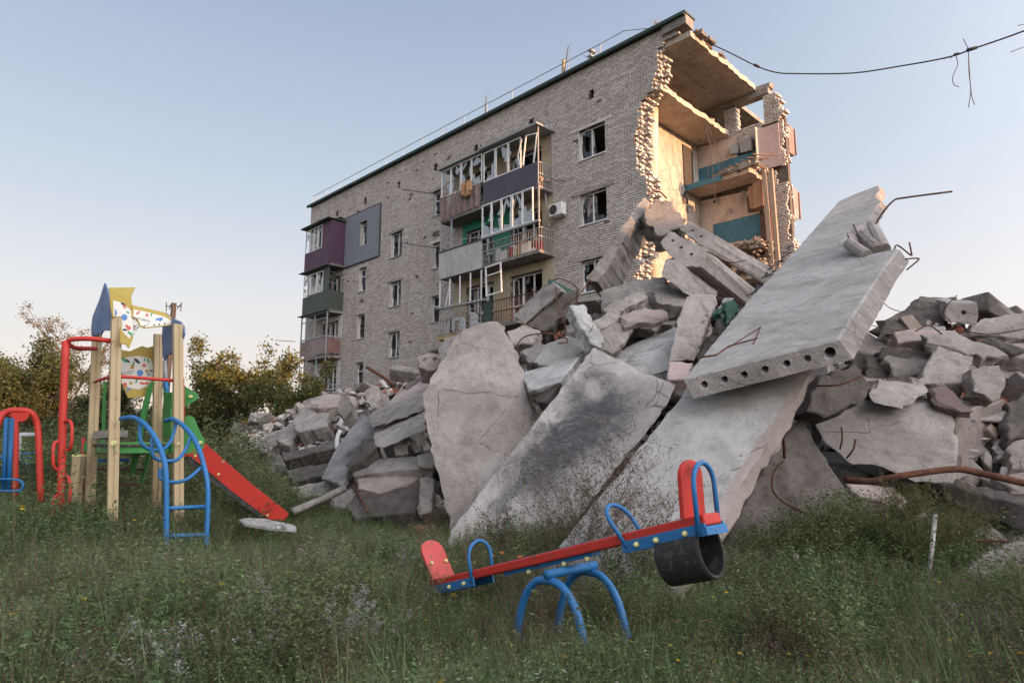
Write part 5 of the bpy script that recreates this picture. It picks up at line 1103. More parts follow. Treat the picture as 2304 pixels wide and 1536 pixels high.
oy4, n4 = polyplate('side_panel', y4, (272, 790, 9.45), (346, 785, 9.75), (300, 890, 9.55), .012, YELLOW)
PRW = paint('white_print', (.68, .66, .60), .6, .02); PRR = paint('red_print', (.60, .13, .10), .6, .02); PRG = paint('green_print', (.07, .32, .18), .6, .02); PRB = paint('blue_print', (.10, .22, .50), .6, .02); PRK = paint('black_print', (.05, .05, .07), .6, .02)
def prints(parent, A, B, C, n_, area, motifs, seed):
    rr = random.Random(seed); cpv = Vector((0, 0, CZ))
    def pt(x, y, k): return pl(x, y, A, B, C) - n_ * k - TO
    m_ = MB(); m_.add([pt(x, y, .003) for x, y in area], [tuple(range(len(area)))]); m_.build('print_ground', PRW, parent if False else tw)
    for nm, mt, lst in motifs:
        m_ = MB()
        for (x, y, r_, k) in lst:
            if k == 'disc': pp = [(x + r_ * math.cos(a), y + r_ * math.sin(a)) for a in np.linspace(0, 6.283, 13)[:-1]]
            elif k == 'leaf': a0 = rr.uniform(0, 3.1); pp = [(x + r_ * 1.5 * math.cos(a) * math.cos(a0) - r_ * .6 * math.sin(a) * math.sin(a0), y + r_ * 1.5 * math.cos(a) * math.sin(a0) + r_ * .6 * math.sin(a) * math.cos(a0)) for a in np.linspace(0, 6.283, 9)[:-1]]
            else: pp = [(x + (r_ if i % 2 else r_ * .5) * math.cos(a), y + (r_ if i % 2 else r_ * .5) * math.sin(a)) for i, a in enumerate(np.linspace(0, 6.283, 13)[:-1])]
            m_.add([pt(a, b_, .005) for a, b_ in pp], [tuple(range(len(pp)))])
        m_.build(nm, mt, tw, kind='stuff')
def word(txt, A, B, C, n_, x, y, x2, y2, size_px, mat):
    cu = bpy.data.curves.new('word', 'FONT'); cu.body = txt; cu.size = 1; cu.extrude = .0; o = bpy.data.objects.new('word', cu); col.objects.link(o)
    bpy.context.view_layer.update(); me = bpy.data.meshes.new_from_object(o.evaluated_get(bpy.context.evaluated_depsgraph_get())); bpy.data.objects.remove(o)
    w = max(v.co.x for v in me.vertices); a = pl(x, y, A, B, C); e = pl(x2, y2, A, B, C); u = (e - a); up = pl(x, y - size_px, A, B, C) - a
    up = up - u.normalized() * up.dot(u.normalized())
    for v in me.vertices:
        q = a + u * (v.co.x / w) + up * (v.co.y / .7) - n_ * .006 - TO; v.co = q
    me.materials.clear(); me.materials.append(mat); return link_mesh('lettering', me, tw)
A4 = ((272, 790, 9.45), (346, 785, 9.75), (300, 890, 9.55))
def scat(pts): return pts
prints(oy4, *A4, n4, [(272, 812), (285, 803), (312, 800), (338, 806), (345, 822), (346, 850), (332, 868), (312, 876), (290, 872), (274, 862)],
    [('green_motifs', PRG, [(280, 810, 6, 'leaf'), (300, 818, 4, 'leaf'), (333, 811, 4, 'leaf'), (325, 809, 3, 'leaf'), (307, 857, 4, 'leaf')]), ('red_motifs', PRR, [(324, 822, 6, 'star'), (320, 862, 5, 'leaf'), (330, 862, 4, 'disc'), (281, 865, 5, 'disc'), (297, 828, 3, 'leaf')]),
     ('blue_motifs', PRB, [(315, 839, 7.5, 'disc'), (288, 876, 4, 'leaf'), (334, 842, 3, 'disc')]), ('black_motifs', PRK, [(288, 812, 4, 'leaf'), (308, 812, 6, 'leaf'), (340, 834, 3, 'leaf')]), ('yellow_motifs', YELLOW, [(298, 824, 4, 'disc'), (330, 835, 4, 'disc'), (294, 862, 4, 'disc')])], 3)
word('АТЛЕТ', *A4, n4, 273, 845, 303, 840, 7, PRK)
A1 = ((250, 660, 8.28), (300, 700, 8.62), (272, 770, 8.20))
prints(oy1, *A1, n1, [(254, 676), (272, 680), (290, 694), (296, 702), (300, 716), (297, 750), (291, 762), (280, 752), (273, 742), (272, 712), (255, 711)],
    [('green_motifs', PRG, [(292, 750, 5, 'leaf'), (287, 703, 3, 'leaf')]), ('red_motifs', PRR, [(280, 690, 5, 'star'), (289, 738, 5, 'disc'), (284, 733, 3, 'disc')]), ('blue_motifs', PRB, [(279, 714, 7, 'disc'), (260, 702, 4, 'leaf')]), ('black_motifs', PRK, [(276, 684, 4, 'leaf'), (280, 742, 4, 'leaf'), (259, 708, 2, 'leaf')])], 4)
A3 = ((297, 688, 8.6), (372, 703, 9.15), (326, 737, 8.68))
prints(oy3, *A3, n3, [(300, 696), (330, 702), (368, 712), (386, 722), (384, 730), (328, 736), (316, 732), (312, 721), (300, 712)],
    [('green_motifs', PRG, [(340, 708, 3, 'leaf'), (332, 730, 2, 'leaf')]), ('red_motifs', PRR, [(310, 704, 4, 'leaf'), (330, 709, 5, 'star')]), ('blue_motifs', PRB, [(356, 718, 5, 'leaf'), (362, 719, 4, 'leaf')]), ('black_motifs', PRK, [(346, 731, 2, 'disc'), (358, 730, 2, 'disc'), (370, 728, 2, 'disc'), (325, 733, 2, 'leaf')])], 5)
word('ЛЕТИКА', *A3, n3, 301, 719, 338, 726, 6, PRK)
def tubep(name, pts, r, mat, n=5, parent=tw, off=None):
    off = TO if off is None else off; m_ = MB(); m_.tube(curve_pts([P(*p) - off for p in pts], n) if n > 1 else [P(*p) - off for p in pts], r, 8); return m_.build(name, mat, parent, smooth=True)
tubep('rail', [(213, 859, 9.1), (232, 852, 8.7), (262, 847, 8.3), (330, 851, 8.5), (392, 856, 8.75)], .022, RED, 3)
tubep('rail', [(391, 880, 8.85), (411, 850, 8.9), (412, 1000, 8.9)], .02, RED, 1)
# fireman pole with loops
tubep('climbing_pole', [(148, 768, 8.1), (144, 870, 8.1), (140, 980, 8.1), (136, 1220, 8.1)], .045, RED, 3)
tubep('pole_brace', [(149, 770, 8.1), (165, 763, 8.1), (205, 762, 8.15), (250, 767, 8.3)], .032, RED); tubep('pole_brace', [(150, 772, 8.1), (172, 783, 8.4), (215, 784, 9.1)], .030, RED)
for pts in ([(141, 948, 8.1), (157, 947, 8.05), (162, 965, 8.0), (160, 1000, 8.0), (155, 1012, 8.05), (140, 1012, 8.1)], [(139, 993, 8.1), (124, 995, 8.05), (120, 1010, 8), (120, 1045, 8), (126, 1055, 8.05), (138, 1057, 8.1)], [(141, 1072, 8.1), (153, 1073, 8.05), (158, 1095, 8.0), (156, 1125, 8), (150, 1137, 8.05), (139, 1138, 8.1)], [(137, 1116, 8.1), (124, 1117, 8.05), (120, 1130, 8), (121, 1170, 8.0)]):
    tubep('foot_loop', pts, .020, RED, 3)
# blue curved ladder
bl1 = [(272, 942, 8.2), (298, 939, 8.1), (322, 951, 7.95), (346, 980, 7.8), (364, 1018, 7.7), (374, 1074, 7.62), (374, 1240, 7.6)]; bl2 = [(372, 946, 8.7), (390, 943, 8.6), (415, 960, 8.42), (440, 993, 8.26), (459, 1048, 8.15), (468, 1108, 8.08), (463, 1240, 8.05)]
tubep('ladder_rail', bl1, .030, BLUE); tubep('ladder_rail', bl2, .030, BLUE)
tubep('rung', [(315, 950, 8.0), (316, 990, 7.95), (328, 1006, 8.0), (345, 1012, 8.1), (368, 1010, 8.3), (385, 990, 8.5), (397, 952, 8.6)], .022, BLUE, 4)
tubep('rung', [(342, 985, 7.8), (343, 1020, 7.8), (358, 1034, 7.85), (395, 1035, 8.0), (415, 1015, 8.2), (430, 982, 8.3)], .022, BLUE, 4)
tubep('rung', [(362, 1053, 7.7), (360, 1072, 7.68), (375, 1082, 7.7), (400, 1084, 7.85), (425, 1075, 8.0), (453, 1051, 8.15)], .022, BLUE, 4)
tubep('rung', [(376, 1143, 7.62), (466, 1139, 8.08)], .024, BLUE, 1); tubep('rung', [(376, 1205, 7.62), (465, 1203, 8.05)], .024, BLUE, 1)
# slide
sA, sB, sC = (432, 1018, 8.9), (461, 998, 8.95), (648, 1158, 9.6)
polyplate('slide_side', [(424, 1022), (461, 997), (565, 1088), (650, 1155), (640, 1169), (606, 1168), (520, 1103), (446, 1040)], sA, sB, sC, .03, RED)
a = pl(432, 1030, sA, sB, sC); e = pl(622, 1168, sA, sB, sC); wv_ = (br_ - fr_).normalized() * .5
m_ = MB(); m_.prism([a - TO, e - TO, e + wv_ - TO, a + wv_ - TO], (0, 0, .02)); m_.build('slide_chute', METAL, tw)
m_ = MB(); m_.prism([q + wv_ - TO for q in (pl(424, 1022, sA, sB, sC), pl(461, 997, sA, sB, sC), pl(650, 1155, sA, sB, sC), pl(606, 1168, sA, sB, sC))], wv_.normalized() * .03); m_.build('slide_side', RED, tw)
m_ = MB(); m_.bar(pl(420, 1030, sA, sB, sC) - TO + Vector((0, .02, -.03)), pl(612, 1174, sA, sB, sC) - TO + Vector((0, .02, -.02)), .03, .07); m_.build('slide_rim', RUBBER, tw)
for (x, y) in ((440, 1025), (492, 1066), (602, 1158)):
    m_ = MB(); c_ = pl(x, y, sA, sB, sC) - TO; m_.tube([c_ + Vector((0, -.002, 0)), c_ + Vector((.005, -.02, 0))], .016, 10); m_.build('bolt_cap', BOLT, tw)
m_ = MB(); 
for k in range(3): m_.bar(pl(498, 1040, sA, sB, sC) - TO + Vector((0, -.004, 0)), pl(506, 1036, sA, sB, sC) - TO + Vector((0, -.004, .02 * k - .02)), .006)
m_.build('scratch', CREAMW, tw)
# green slide-entry plates
polyplate('entry_plate', [(367, 880), (375, 884), (386, 882), (386, 890), (383, 920), (386, 985), (366, 985), (365, 940), (368, 915)], (367, 880, 9.55), (386, 985, 9.5), (366, 985, 9.7), .025, GREEN)
polyplate('entry_plate', [(411, 866), (428, 876), (446, 888), (444, 898), (417, 915), (411, 912)], (411, 866, 8.95), (446, 890, 9.0), (417, 915, 8.95), .025, GREEN)
polyplate('entry_plate', [(414, 937), (424, 935), (436, 938), (444, 958), (450, 972), (461, 992), (458, 1008), (446, 1019), (430, 1022), (414, 1020)], (414, 940, 8.9), (461, 992, 8.95), (430, 1020, 8.9), .03, GREEN)
m_ = MB()
for (x, y, D) in ((430, 892, 8.95), (452, 995, 8.9), (257, 996, 8.2), (402, 998, 8.66)): c_ = L_(x, y, D); m_.tube([c_ + Vector((0, .0, 0)), c_ + Vector((.0, -.03, 0))], .022 if x != 257 else .03, 10)
m_.build('bolt_cap', BOLT, tw, kind='stuff')
tubep('brace', [(370, 810, 9.9), (373, 880, 9.9)], .035, METAL, 1); tubep('brace', [(372, 855, 9.7), (376, 885, 9.65)], .035, BLUE, 1)
m_ = MB(); m_.prism([L_(x, y, 9.6) for x, y in ((335, 862), (344, 860), (332, 915), (318, 990), (306, 988), (322, 905))], (0, .03, 0)); m_.build('rear_handrail', GREEN, tw)
m_ = MB(); m_.prism([L_(x, y, 9.6) for x, y in ((308, 985), (318, 990), (300, 1066), (292, 1068), (296, 1030))], (0, .03, 0)); m_.build('rear_handrail', GREEN, tw)
m_ = MB(); m_.prism([L_(x, y, 9.9) for x, y in ((330, 1020), (338, 1020), (318, 1092), (310, 1092))], (0, .03, 0)); m_.prism([L_(x, y, 9.9) for x, y in ((232, 860), (236, 858), (234, 1000), (228, 1000))], (0, .03, 0)); m_.build('stair_string', GREEN, tw, kind='stuff')
for y_, x0, x1 in ((1018, 222, 332), (1054, 218, 326), (1087, 220, 318)):
    m_ = MB(); m_.bar(L_(x0, y_, 9.7), L_(x1, y_ + 2, 9.9), .16, .035); m_.build('step', paint('brown_step%d' % y_, (.12, .07, .045), .7, .2), tw)
m_ = MB(); m_.bar(L_(220, 1035, 9.8), L_(292, 1034, 10), .04); m_.build('step', BLUE, tw)
tubep('handrail', [(188, 985, 9.3), (185, 1060, 9.3), (183, 1140, 9.3)], .022, RED, 1)
m_ = MB(); m_.box(*(lambda c: ((c.x - .16, c.y, c.z), (c.x + .16, c.y + .3, c.z + .10)))(L_(232, 985, 9.0)), j=.02); o_ = m_.build('stone_block', CON, None, label='grey concrete lump lying on the tower deck', cat='concrete lump'); o_.location = TO
rp = empty('timber_bollard', (P(170, 1110, 8.9).x, 8.9, 0), 0, 'short timber post with a yellow green cap left of the tower', 'bollard')
m_ = MB(); m_.box((-.055, -.055, 0), (.055, .055, 1.28)); m_.build('shaft', CREAMW, rp, bevel=.006); m_ = MB(); m_.box((-.062, -.062, 1.281), (.062, .062, 1.31)); m_.build('cap', BOLT, rp)
# ------------------------------------------------------------------ red swing frame and blue climbing frame at the left edge
sw = empty('swing_frame', (-6.2, 8.3, 0), 0, 'red arched swing frame with blue bars at the left edge', 'swing frame'); SO = sw.location
def tS(name, pts, r, mat, n=4): return tubep(name, pts, r, mat, n, sw, SO)
tS('arch', [(-40, 1130, 8.0), (-14, 990, 8.0), (-2, 945, 8.0), (15, 926, 8.05), (50, 923, 8.1), (72, 930, 8.15), (84, 955, 8.2), (88, 1010, 8.2), (92, 1130, 8.2)], .038, RED)
tS('arch', [(-20, 930, 9.0), (8, 930, 9.0), (30, 935, 9.0), (36, 960, 9.0), (34, 1130, 9.0)], .034, RED)
o, n = polyplate('gusset', [(24, 928), (68, 928), (60, 944), (52, 948), (34, 947)], (24, 928, 8.0), (68, 928, 8.1), (40, 947, 8.05), .02, RED, parent=sw); o.location = TO - SO
for x in (15, 27): tS('hanger_bar', [(x - 0, 940, 8.3), (x - 8, 1105, 8.3)], .026, BLUE, 1)
tS('seat_frame', [(-30, 1078, 8.2), (30, 1078, 8.2), (50, 1085, 8.2), (50, 1098, 8.2), (38, 1104, 8.2), (-30, 1103, 8.2)], .016, BLUE, 4)
tS('seat_frame', [(18, 1096, 8.4), (36, 1096, 8.4)], .02, RED, 1)
cf = empty('climbing_frame', (-9.5, 13, 0), 0, 'pale blue climbing ladder standing behind the red swing frame', 'climbing frame'); SO2 = cf.location
tubep('rail', [(42, 1120, 12.5), (42, 985, 12.5), (46, 978, 12.5), (82, 978, 12.8)], .05, METAL, 1, cf, SO2)
for y_ in (1020, 1030, 1042, 1052, 1063): tubep('rung', [(46, y_, 12.5), (84, y_, 12.8)], .022, BLUE, 1, cf, SO2)
tubep('rail', [(0, 1028, 12.0), (30, 1032, 12.2), (56, 1054, 12.4), (74, 1110, 12.5)], .035, BLUE, 4, cf, SO2); tubep('rail', [(28, 1030, 12.6), (56, 1050, 12.6), (66, 1080, 12.6)], .03, BLUE, 4, cf, SO2)
# distant pole with antennas
dp = empty('utility_pole', (P(374, 900, 40).x, 40, 0), 0, 'distant pole with small antennas seen above the tower roof', 'pole')
m_ = MB(); m_.tube([(0, 0, 0), (0, 0, P(374, 682, 40).z)], .16, 8); m_.build('shaft', DARK, dp); m_ = MB(); z_ = P(374, 690, 40).z
for k in (-1, 1): m_.tube([(0, 0, z_), (k * .5, 0, z_ + .05)], .03, 5); m_.tube([(k * .45, 0, z_ - .3), (k * .48, 0, z_ + .3)], .03, 5); m_.tube([(k * .25, 0, z_ - .15), (k * .3, .2, z_ + .2)], .03, 5)
m_.build('antenna', DARK, dp)
CS('white peeling board lying in the grass below the slide end', [(538, 1166, 8.8), (560, 1163), (600, 1166), (665, 1180, 8.9), (668, 1188), (600, 1182, 8.6), (548, 1174)], (.05,), CONW, .015, 91, cat='board', name='white_board')
# overhead cable
cab = empty('overhead_cable', BW(28, 1.5, 16.4), 0, 'black cable slung from the broken roof to the right with frayed wires dangling', 'cable'); CO = cab.location
def tC(name, pts, r, n=5): return tubep(name, pts, r, DARK, n, cab, CO)
w_ = [(1583, 92, 23), (1640, 118, 22.2), (1700, 148, 21.5), (1745, 163, 21), (1790, 166, 20.5), (1915, 165, 19), (2020, 150, 18), (2130, 130, 17), (2190, 110, 16.5), (2304, 70, 15.5), (2460, 5, 14.5)]
tC('cable', w_, .022, 4)
tC('splice', [(2175, 114, 16.55), (2198, 107, 16.45)], .05, 1); tC('splice', [(1697, 146, 21.5), (1708, 151, 21.4)], .05, 1); tC('splice', [(2146, 124, 16.9), (2158, 121, 16.8)], .04, 1)
for pts in ([(2179, 114, 16.6), (2180, 160, 16.6), (2184, 205, 16.6), (2179, 242, 16.6)], [(2179, 118, 16.7), (2182, 170, 16.7), (2186, 214, 16.7), (2193, 236, 16.7)], [(2180, 112, 16.6), (2167, 88, 16.6)], [(2150, 124, 16.8), (2155, 145, 16.8), (2144, 172, 16.8), (2146, 190, 16.8), (2158, 196, 16.8)], [(2130, 128, 17), (2124, 134, 17)], [(2146, 124, 16.9), (2138, 132, 16.9)], [(2304, 55, 15.6), (2290, 58, 15.6)], [(2304, 106, 15.6), (2275, 117, 15.6)]):
    tC('loose_wire', pts, .010, 4)
# flying bird: the speck right of the tilted slab
bd = P(2103, 541, 60); m_ = MB(); m_.add([bd + Vector(q) for q in ((-.16, 0, .06), (0, .05, 0), (0, -.05, 0), (.16, 0, .05), (0, .12, .01), (0, -.16, .0))], [(0, 1, 2), (3, 1, 2), (4, 1, 2), (5, 2, 1)]); m_.build('bird', DARK, origin=True, label='tiny dark bird flying in the sky at the right', cat='bird')
# ------------------------------------------------------------------ trees and bushes
def leaf_mesh(name, pts, size, cols, rs, mat=None, aspect=.5):
    n = len(pts); d = rs.normal(size=(n, 3)); d /= np.linalg.norm(d, axis=1)[:, None]; u = np.cross(d, rs.normal(size=(n, 3))); u /= np.linalg.norm(u, axis=1)[:, None]
    s_ = size * rs.uniform(.6, 1.3, (n, 1)); a = pts - d * s_; b_ = pts + u * s_ * aspect; c = pts + d * s_; e = pts - u * s_ * aspect
    V = np.stack([a, b_, c, e], 1).reshape(-1, 3); F = np.arange(4 * n).reshape(n, 4)
    me = bpy.data.meshes.new(name); me.from_pydata(V.tolist(), [], F.tolist()); me.materials.append(mat or LEAF)
    cc = np.array(cols)[rs.integers(0, len(cols), n)] * rs.uniform(.7, 1.3, (n, 1)); cc = np.concatenate([cc, np.ones((n, 1))], 1)
    at = me.color_attributes.new('col', 'FLOAT_COLOR', 'CORNER'); at.data.foreach_set('color', np.repeat(cc, 4, 0).ravel()); return me
GRN1 = [(.055, .075, .03), (.07, .09, .035), (.045, .06, .028), (.09, .10, .04)]; GRN2 = [(.10, .115, .04), (.13, .14, .045), (.075, .09, .03), (.18, .15, .035)]; DRY = [(.12, .09, .05), (.16, .11, .06), (.09, .08, .04)]; FAR = [(.13, .10, .04), (.18, .12, .05), (.08, .075, .035)]  # FAR: yellowish leaves with the orange of sunlight put into their colour
def tree(name, loc, Ht, Rr, nl, cols, label, cat, seed, leaf=.11, bush=False, sparse=False, group=None):
    rs = np.random.default_rng(seed); rd = random.Random(seed); e = empty(name, loc, rd.uniform(0, 6.28), label, cat, group)
    br = MB(); tips = []
    Ht *= .72
    def limb(p, d, L, r, lev):
        q = [p]; dd = d.copy()
        for k in range(4): dd = (dd + Vector((rd.gauss(0, .16), rd.gauss(0, .16), .06))).normalized(); q.append(q[-1] + dd * L / 4)
        br.tube(q, r, 5 if lev else 7, r1=r * .45, caps=False)
        if lev >= 2: tips.extend([q[2], q[3], q[4]]); return
        for k in range(5 if lev == 0 else 4):
            i = rd.randint(1 if lev else 2, 4); nd = (dd * .7 + Vector((rd.gauss(0, .6), rd.gauss(0, .6), rd.uniform(-.1, .5)))).normalized(); limb(q[i], nd, L * rd.uniform(.45, .7), r * .5, lev + 1)
        tips.append(q[4])
    for k in range(5 if bush else 3):
        limb(Vector((rd.uniform(-.2, .2) * Rr * (2 if bush else .3), rd.uniform(-.2, .2) * Rr * (2 if bush else .3), 0)), Vector((rd.gauss(0, .35 if bush else .15), rd.gauss(0, .35 if bush else .15), 1)).normalized(), Ht * rd.uniform(.5, .68), .05 * Ht / 5, 0)
    T = np.array([tuple(t) for t in tips]); kz = Ht / .72 * .93 / T[:, 2].max(); T = T * kz; br.v = [(a * kz, b_ * kz, c_ * kz) for a, b_, c_ in br.v]
    br.build('trunk', BARK, e)

    sel = rs.permutation(len(T))[:max(24, int(len(T) * .5))]; wt = rs.uniform(.15, 1, len(sel)) ** 1.5; idx = sel[rs.choice(len(sel), nl, p=wt / wt.sum())]; cs = T[idx]; spread = (.07 if sparse else .075) * Rr
    pts = cs + rs.normal(size=(nl, 3)) * np.array([spread, spread, spread * .9]); pts[:, 2] = np.clip(pts[:, 2], .05, None)
    o = link_mesh('crown', leaf_mesh('crown', pts, leaf, cols, rs), e); tag(o, kind='stuff')
    return e
def copy_tree(e, loc, s_, rz, label):
    r_ = e.copy(); col.objects.link(r_); r_.location = loc; r_.scale = (s_, s_, s_ * random.uniform(.9, 1.1)); r_.rotation_euler = (0, 0, rz); r_['label'] = label
    for ch in e.children: c_ = ch.copy(); col.objects.link(c_); c_.parent = r_
    return r_
def at(px, D): return (P(px, 900, D).x, D, 0)
t1 = tree('broadleaf_tree', at(585, 34), 7.2, 2.6, 14000, GRN2, 'yellowing bushy tree beside the left end of the apartment building', 'tree', 11, .09, bush=True)
t2 = tree('broadleaf_tree', at(515, 37), 5.2, 2.4, 13000, GRN1, 'dark green tree left of the yellowing tree by the building', 'tree', 12, .085, bush=True)
t3 = tree('broadleaf_tree', at(60, 36), 7.8, 3.4, 18000, GRN1, 'dark leafy tree with upright shoots behind the red swing frame', 'tree', 13, .085, bush=True)
t4 = tree('birch_tree', at(150, 44), 11.0, 2.6, 6500, DRY, 'tall wispy half bare tree with drooping twigs at the left', 'tree', 14, .06, sparse=True)
t5 = tree('shrub', at(300, 27), 3.4, 2.2, 10000, GRN1, 'dark shrub right behind the play tower', 'shrub', 15, .065, bush=True)
LB = [(-20, 34, 1.0, t3, 'dark tree cut by the left picture edge'), (250, 38, .85, t3, 'dark tree showing between the tower posts'), (400, 36, .66, t2, 'low dark tree right of the tower above the slide'), (455, 33, .55, t2, 'smallest dark tree, left of the dark green tree by the building'), (330, 42, .8, t2, 'tree seen through the gap between the rear tower posts'),
      (120, 30, .9, t5, 'low shrub under the wispy tree'), (20, 26, .8, t5, 'low shrub behind the swing hangers'), (430, 26, .62, t5, 'low shrub behind the slide'), (540, 27, .6, t5, 'low shrub in front of the yellowing tree'), (610, 28, .75, t1, 'low yellowing bush at the foot of the apartment building'), (205, 25, .7, t5, 'low shrub left of the tower posts'),
      (-90, 40, 1.1, t3, 'tall tree beyond the left picture edge')]
for i, (px, D, s_, src, lb) in enumerate(LB): copy_tree(src, at(px, D), s_, i * 1.3, lb)
t6 = tree('sunlit_autumn_tree', at(70, 66), 7.5, 4.5, 9000, FAR, 'sunlit orange tree far behind the red swing frame', 'tree', 16, .15, bush=True)
for i, (px, D, s_) in enumerate([(-60, 70, 1.0), (190, 72, .9), (300, 75, .8), (420, 74, .85), (500, 70, .75), (-170, 72, 1), (560, 78, .75)]): copy_tree(t6, at(px, D), s_, i, ['sunlit tree far off at the left picture edge', 'sunlit tree far behind the wispy tree', 'sunlit tree far behind the tower', 'sunlit tree far behind the slide top', 'sunlit tree far behind the dark green tree', 'sunlit tree beyond the left picture edge', 'sunlit tree far behind the yellowing tree'][i])
wood = MB(); 
rs = np.random.default_rng(5); n = 30000; xs = rs.uniform(-130, 140, n); ys = 110 + rs.uniform(0, 12, n); hh = 4.5 + 1.5 * np.sin(xs * .21) + np.sin(xs * .7 + 1) + .6 * np.sin(xs * 1.9)
pts = np.stack([xs, ys, hh * np.sqrt(rs.uniform(0, 1, n))], 1); o = link_mesh('distant_wood', leaf_mesh('distant_wood', pts, .75, GRN1, rs, aspect=.8)); tag(o, kind='stuff')
# ------------------------------------------------------------------ unseen block, added behind the camera to the right to shade the yard
shade_block = empty('apartment_building', (tosun.x * 62 , tosun.y * 62 , 0), SUN_AZ - R(90), 'long five storey block out of view behind the camera', 'building')
m_ = MB(); m_.box((-62, 0, 0), (62, 11, 14.2)); m_.build('wall', BRICKC if False else CON, shade_block)
m_ = MB(); m_.box((-62.3, -.3, 14.2), (62.3, 11.3, 14.5)); m_.build('roof', GREEN_TRIM, shade_block)
wm = MB(); wm.box((-.7, -.05, 0), (.7, .05, 1.4)); w0 = wm.build('window', GLASS, shade_block)
for f in range(5):
    for k in range(30):
        if f or k: w_ = w0.copy(); col.objects.link(w_)
        else: w_ = w0
        w_.location = (-60 + 4.1 * k, -.03, 1.6 + 2.7 * f)
# ------------------------------------------------------------------ ground vegetation
protos = bpy.data.collections.new('plant_prototypes')
def blade(V, F, C, p, d, L, w, c, seg=3, droop=.5, az=None):
    s_ = len(V); d = np.array(d, float); az = np.random.default_rng(len(V)).uniform(0, 6.28) if az is None else az
    side = np.array([math.cos(az), math.sin(az), 0]) * w; p = np.array(p, float)
    for k in range(seg + 1):
        t = k / seg; q = p + d * L * t + np.array([d[0], d[1], -.6]) * droop * L * t * t * .5; ww = side * (1 - t * .92)
        V.append(q - ww); V.append(q + ww)
    for k in range(seg): F.append((s_ + 2 * k, s_ + 2 * k + 1, s_ + 2 * k + 3, s_ + 2 * k + 2)); C.append(c)
def leafq(V, F, C, p, d, L, w, c, rd):
    s_ = len(V); d = np.array(d, float); d /= np.linalg.norm(d) + 1e-9; u = np.cross(d, rd.normal(size=3)); u /= np.linalg.norm(u) + 1e-9; p = np.array(p, float)
    V += [p, p + d * L * .5 + u * w, p + d * L, p + d * L * .5 - u * w]; F.append((s_, s_ + 1, s_ + 2, s_ + 3)); C.append(c)
def mkproto(name, fn, seed):
    rd = np.random.default_rng(seed); V = []; F = []; C = []; fn(V, F, C, rd)
    me = bpy.data.meshes.new(name); me.from_pydata([tuple(v) for v in V], [], F); me.materials.append(HERB)
    at_ = me.color_attributes.new('col', 'FLOAT_COLOR', 'CORNER'); arr = []
    for f, c in zip(F, C): arr += [*c, 1] * len(f)
    at_.data.foreach_set('color', arr); o = bpy.data.objects.new(name, me); return o
def cvar(rd, c, k=.3): f = rd.uniform(1 - k, 1 + k); return (c[0] * f, c[1] * f, c[2] * f)
def p_grass(V, F, C, rd, c=(.095, .155, .055), n=44, h=.26):
    for _ in range(n):
        a = rd.uniform(0, 6.28); r_ = rd.uniform(0, .10); l = rd.uniform(.1, .5); blade(V, F, C, (r_ * math.cos(a), r_ * math.sin(a), 0), (math.cos(a) * l, math.sin(a) * l, 1), h * rd.uniform(.5, 1.3), rd.uniform(.0014, .003), cvar(rd, c), 3, rd.uniform(.2, 1.1), az=a + 1.57 + rd.uniform(-.6, .6))
def stemmy(V, F, C, rd, c, cs, n, h, nl, L, w, fl=None, spread=.12, lean=.25, branch=0, up=.35):
    for _ in range(n):
        a = rd.uniform(0, 6.28); r_ = rd.uniform(0, spread); l = rd.uniform(0, lean); H_ = h * rd.uniform(.6, 1.15); b = np.array((r_ * math.cos(a), r_ * math.sin(a), 0)); a2 = rd.uniform(0, 6.28); d = np.array((math.cos(a2) * l, math.sin(a2) * l, 1))
        blade(V, F, C, b, d, H_, .0018, cs, 3, .15)
        for k in range(nl):
            t = rd.uniform(.12, 1); q = b + d * H_ * t + np.array([d[0], d[1], -.6]) * .075 * H_ * t * t; a3 = rd.uniform(0, 6.28); o_ = np.array((math.cos(a3), math.sin(a3), up))
            if branch: q = q + o_ * rd.uniform(0, branch) * (1.1 - t)
            leafq(V, F, C, q, o_, L * rd.uniform(.6, 1.3), w, cvar(rd, c, .35), rd)
        if fl is not None and rd.uniform() < fl[1]:
            q = b + d * H_ + np.array([d[0], d[1], -.6]) * .075 * H_
            for k in range(6): leafq(V, F, C, q, (math.cos(k * 1.05), math.sin(k * 1.05), .25), fl[2], fl[2] * .4, fl[0], rd)
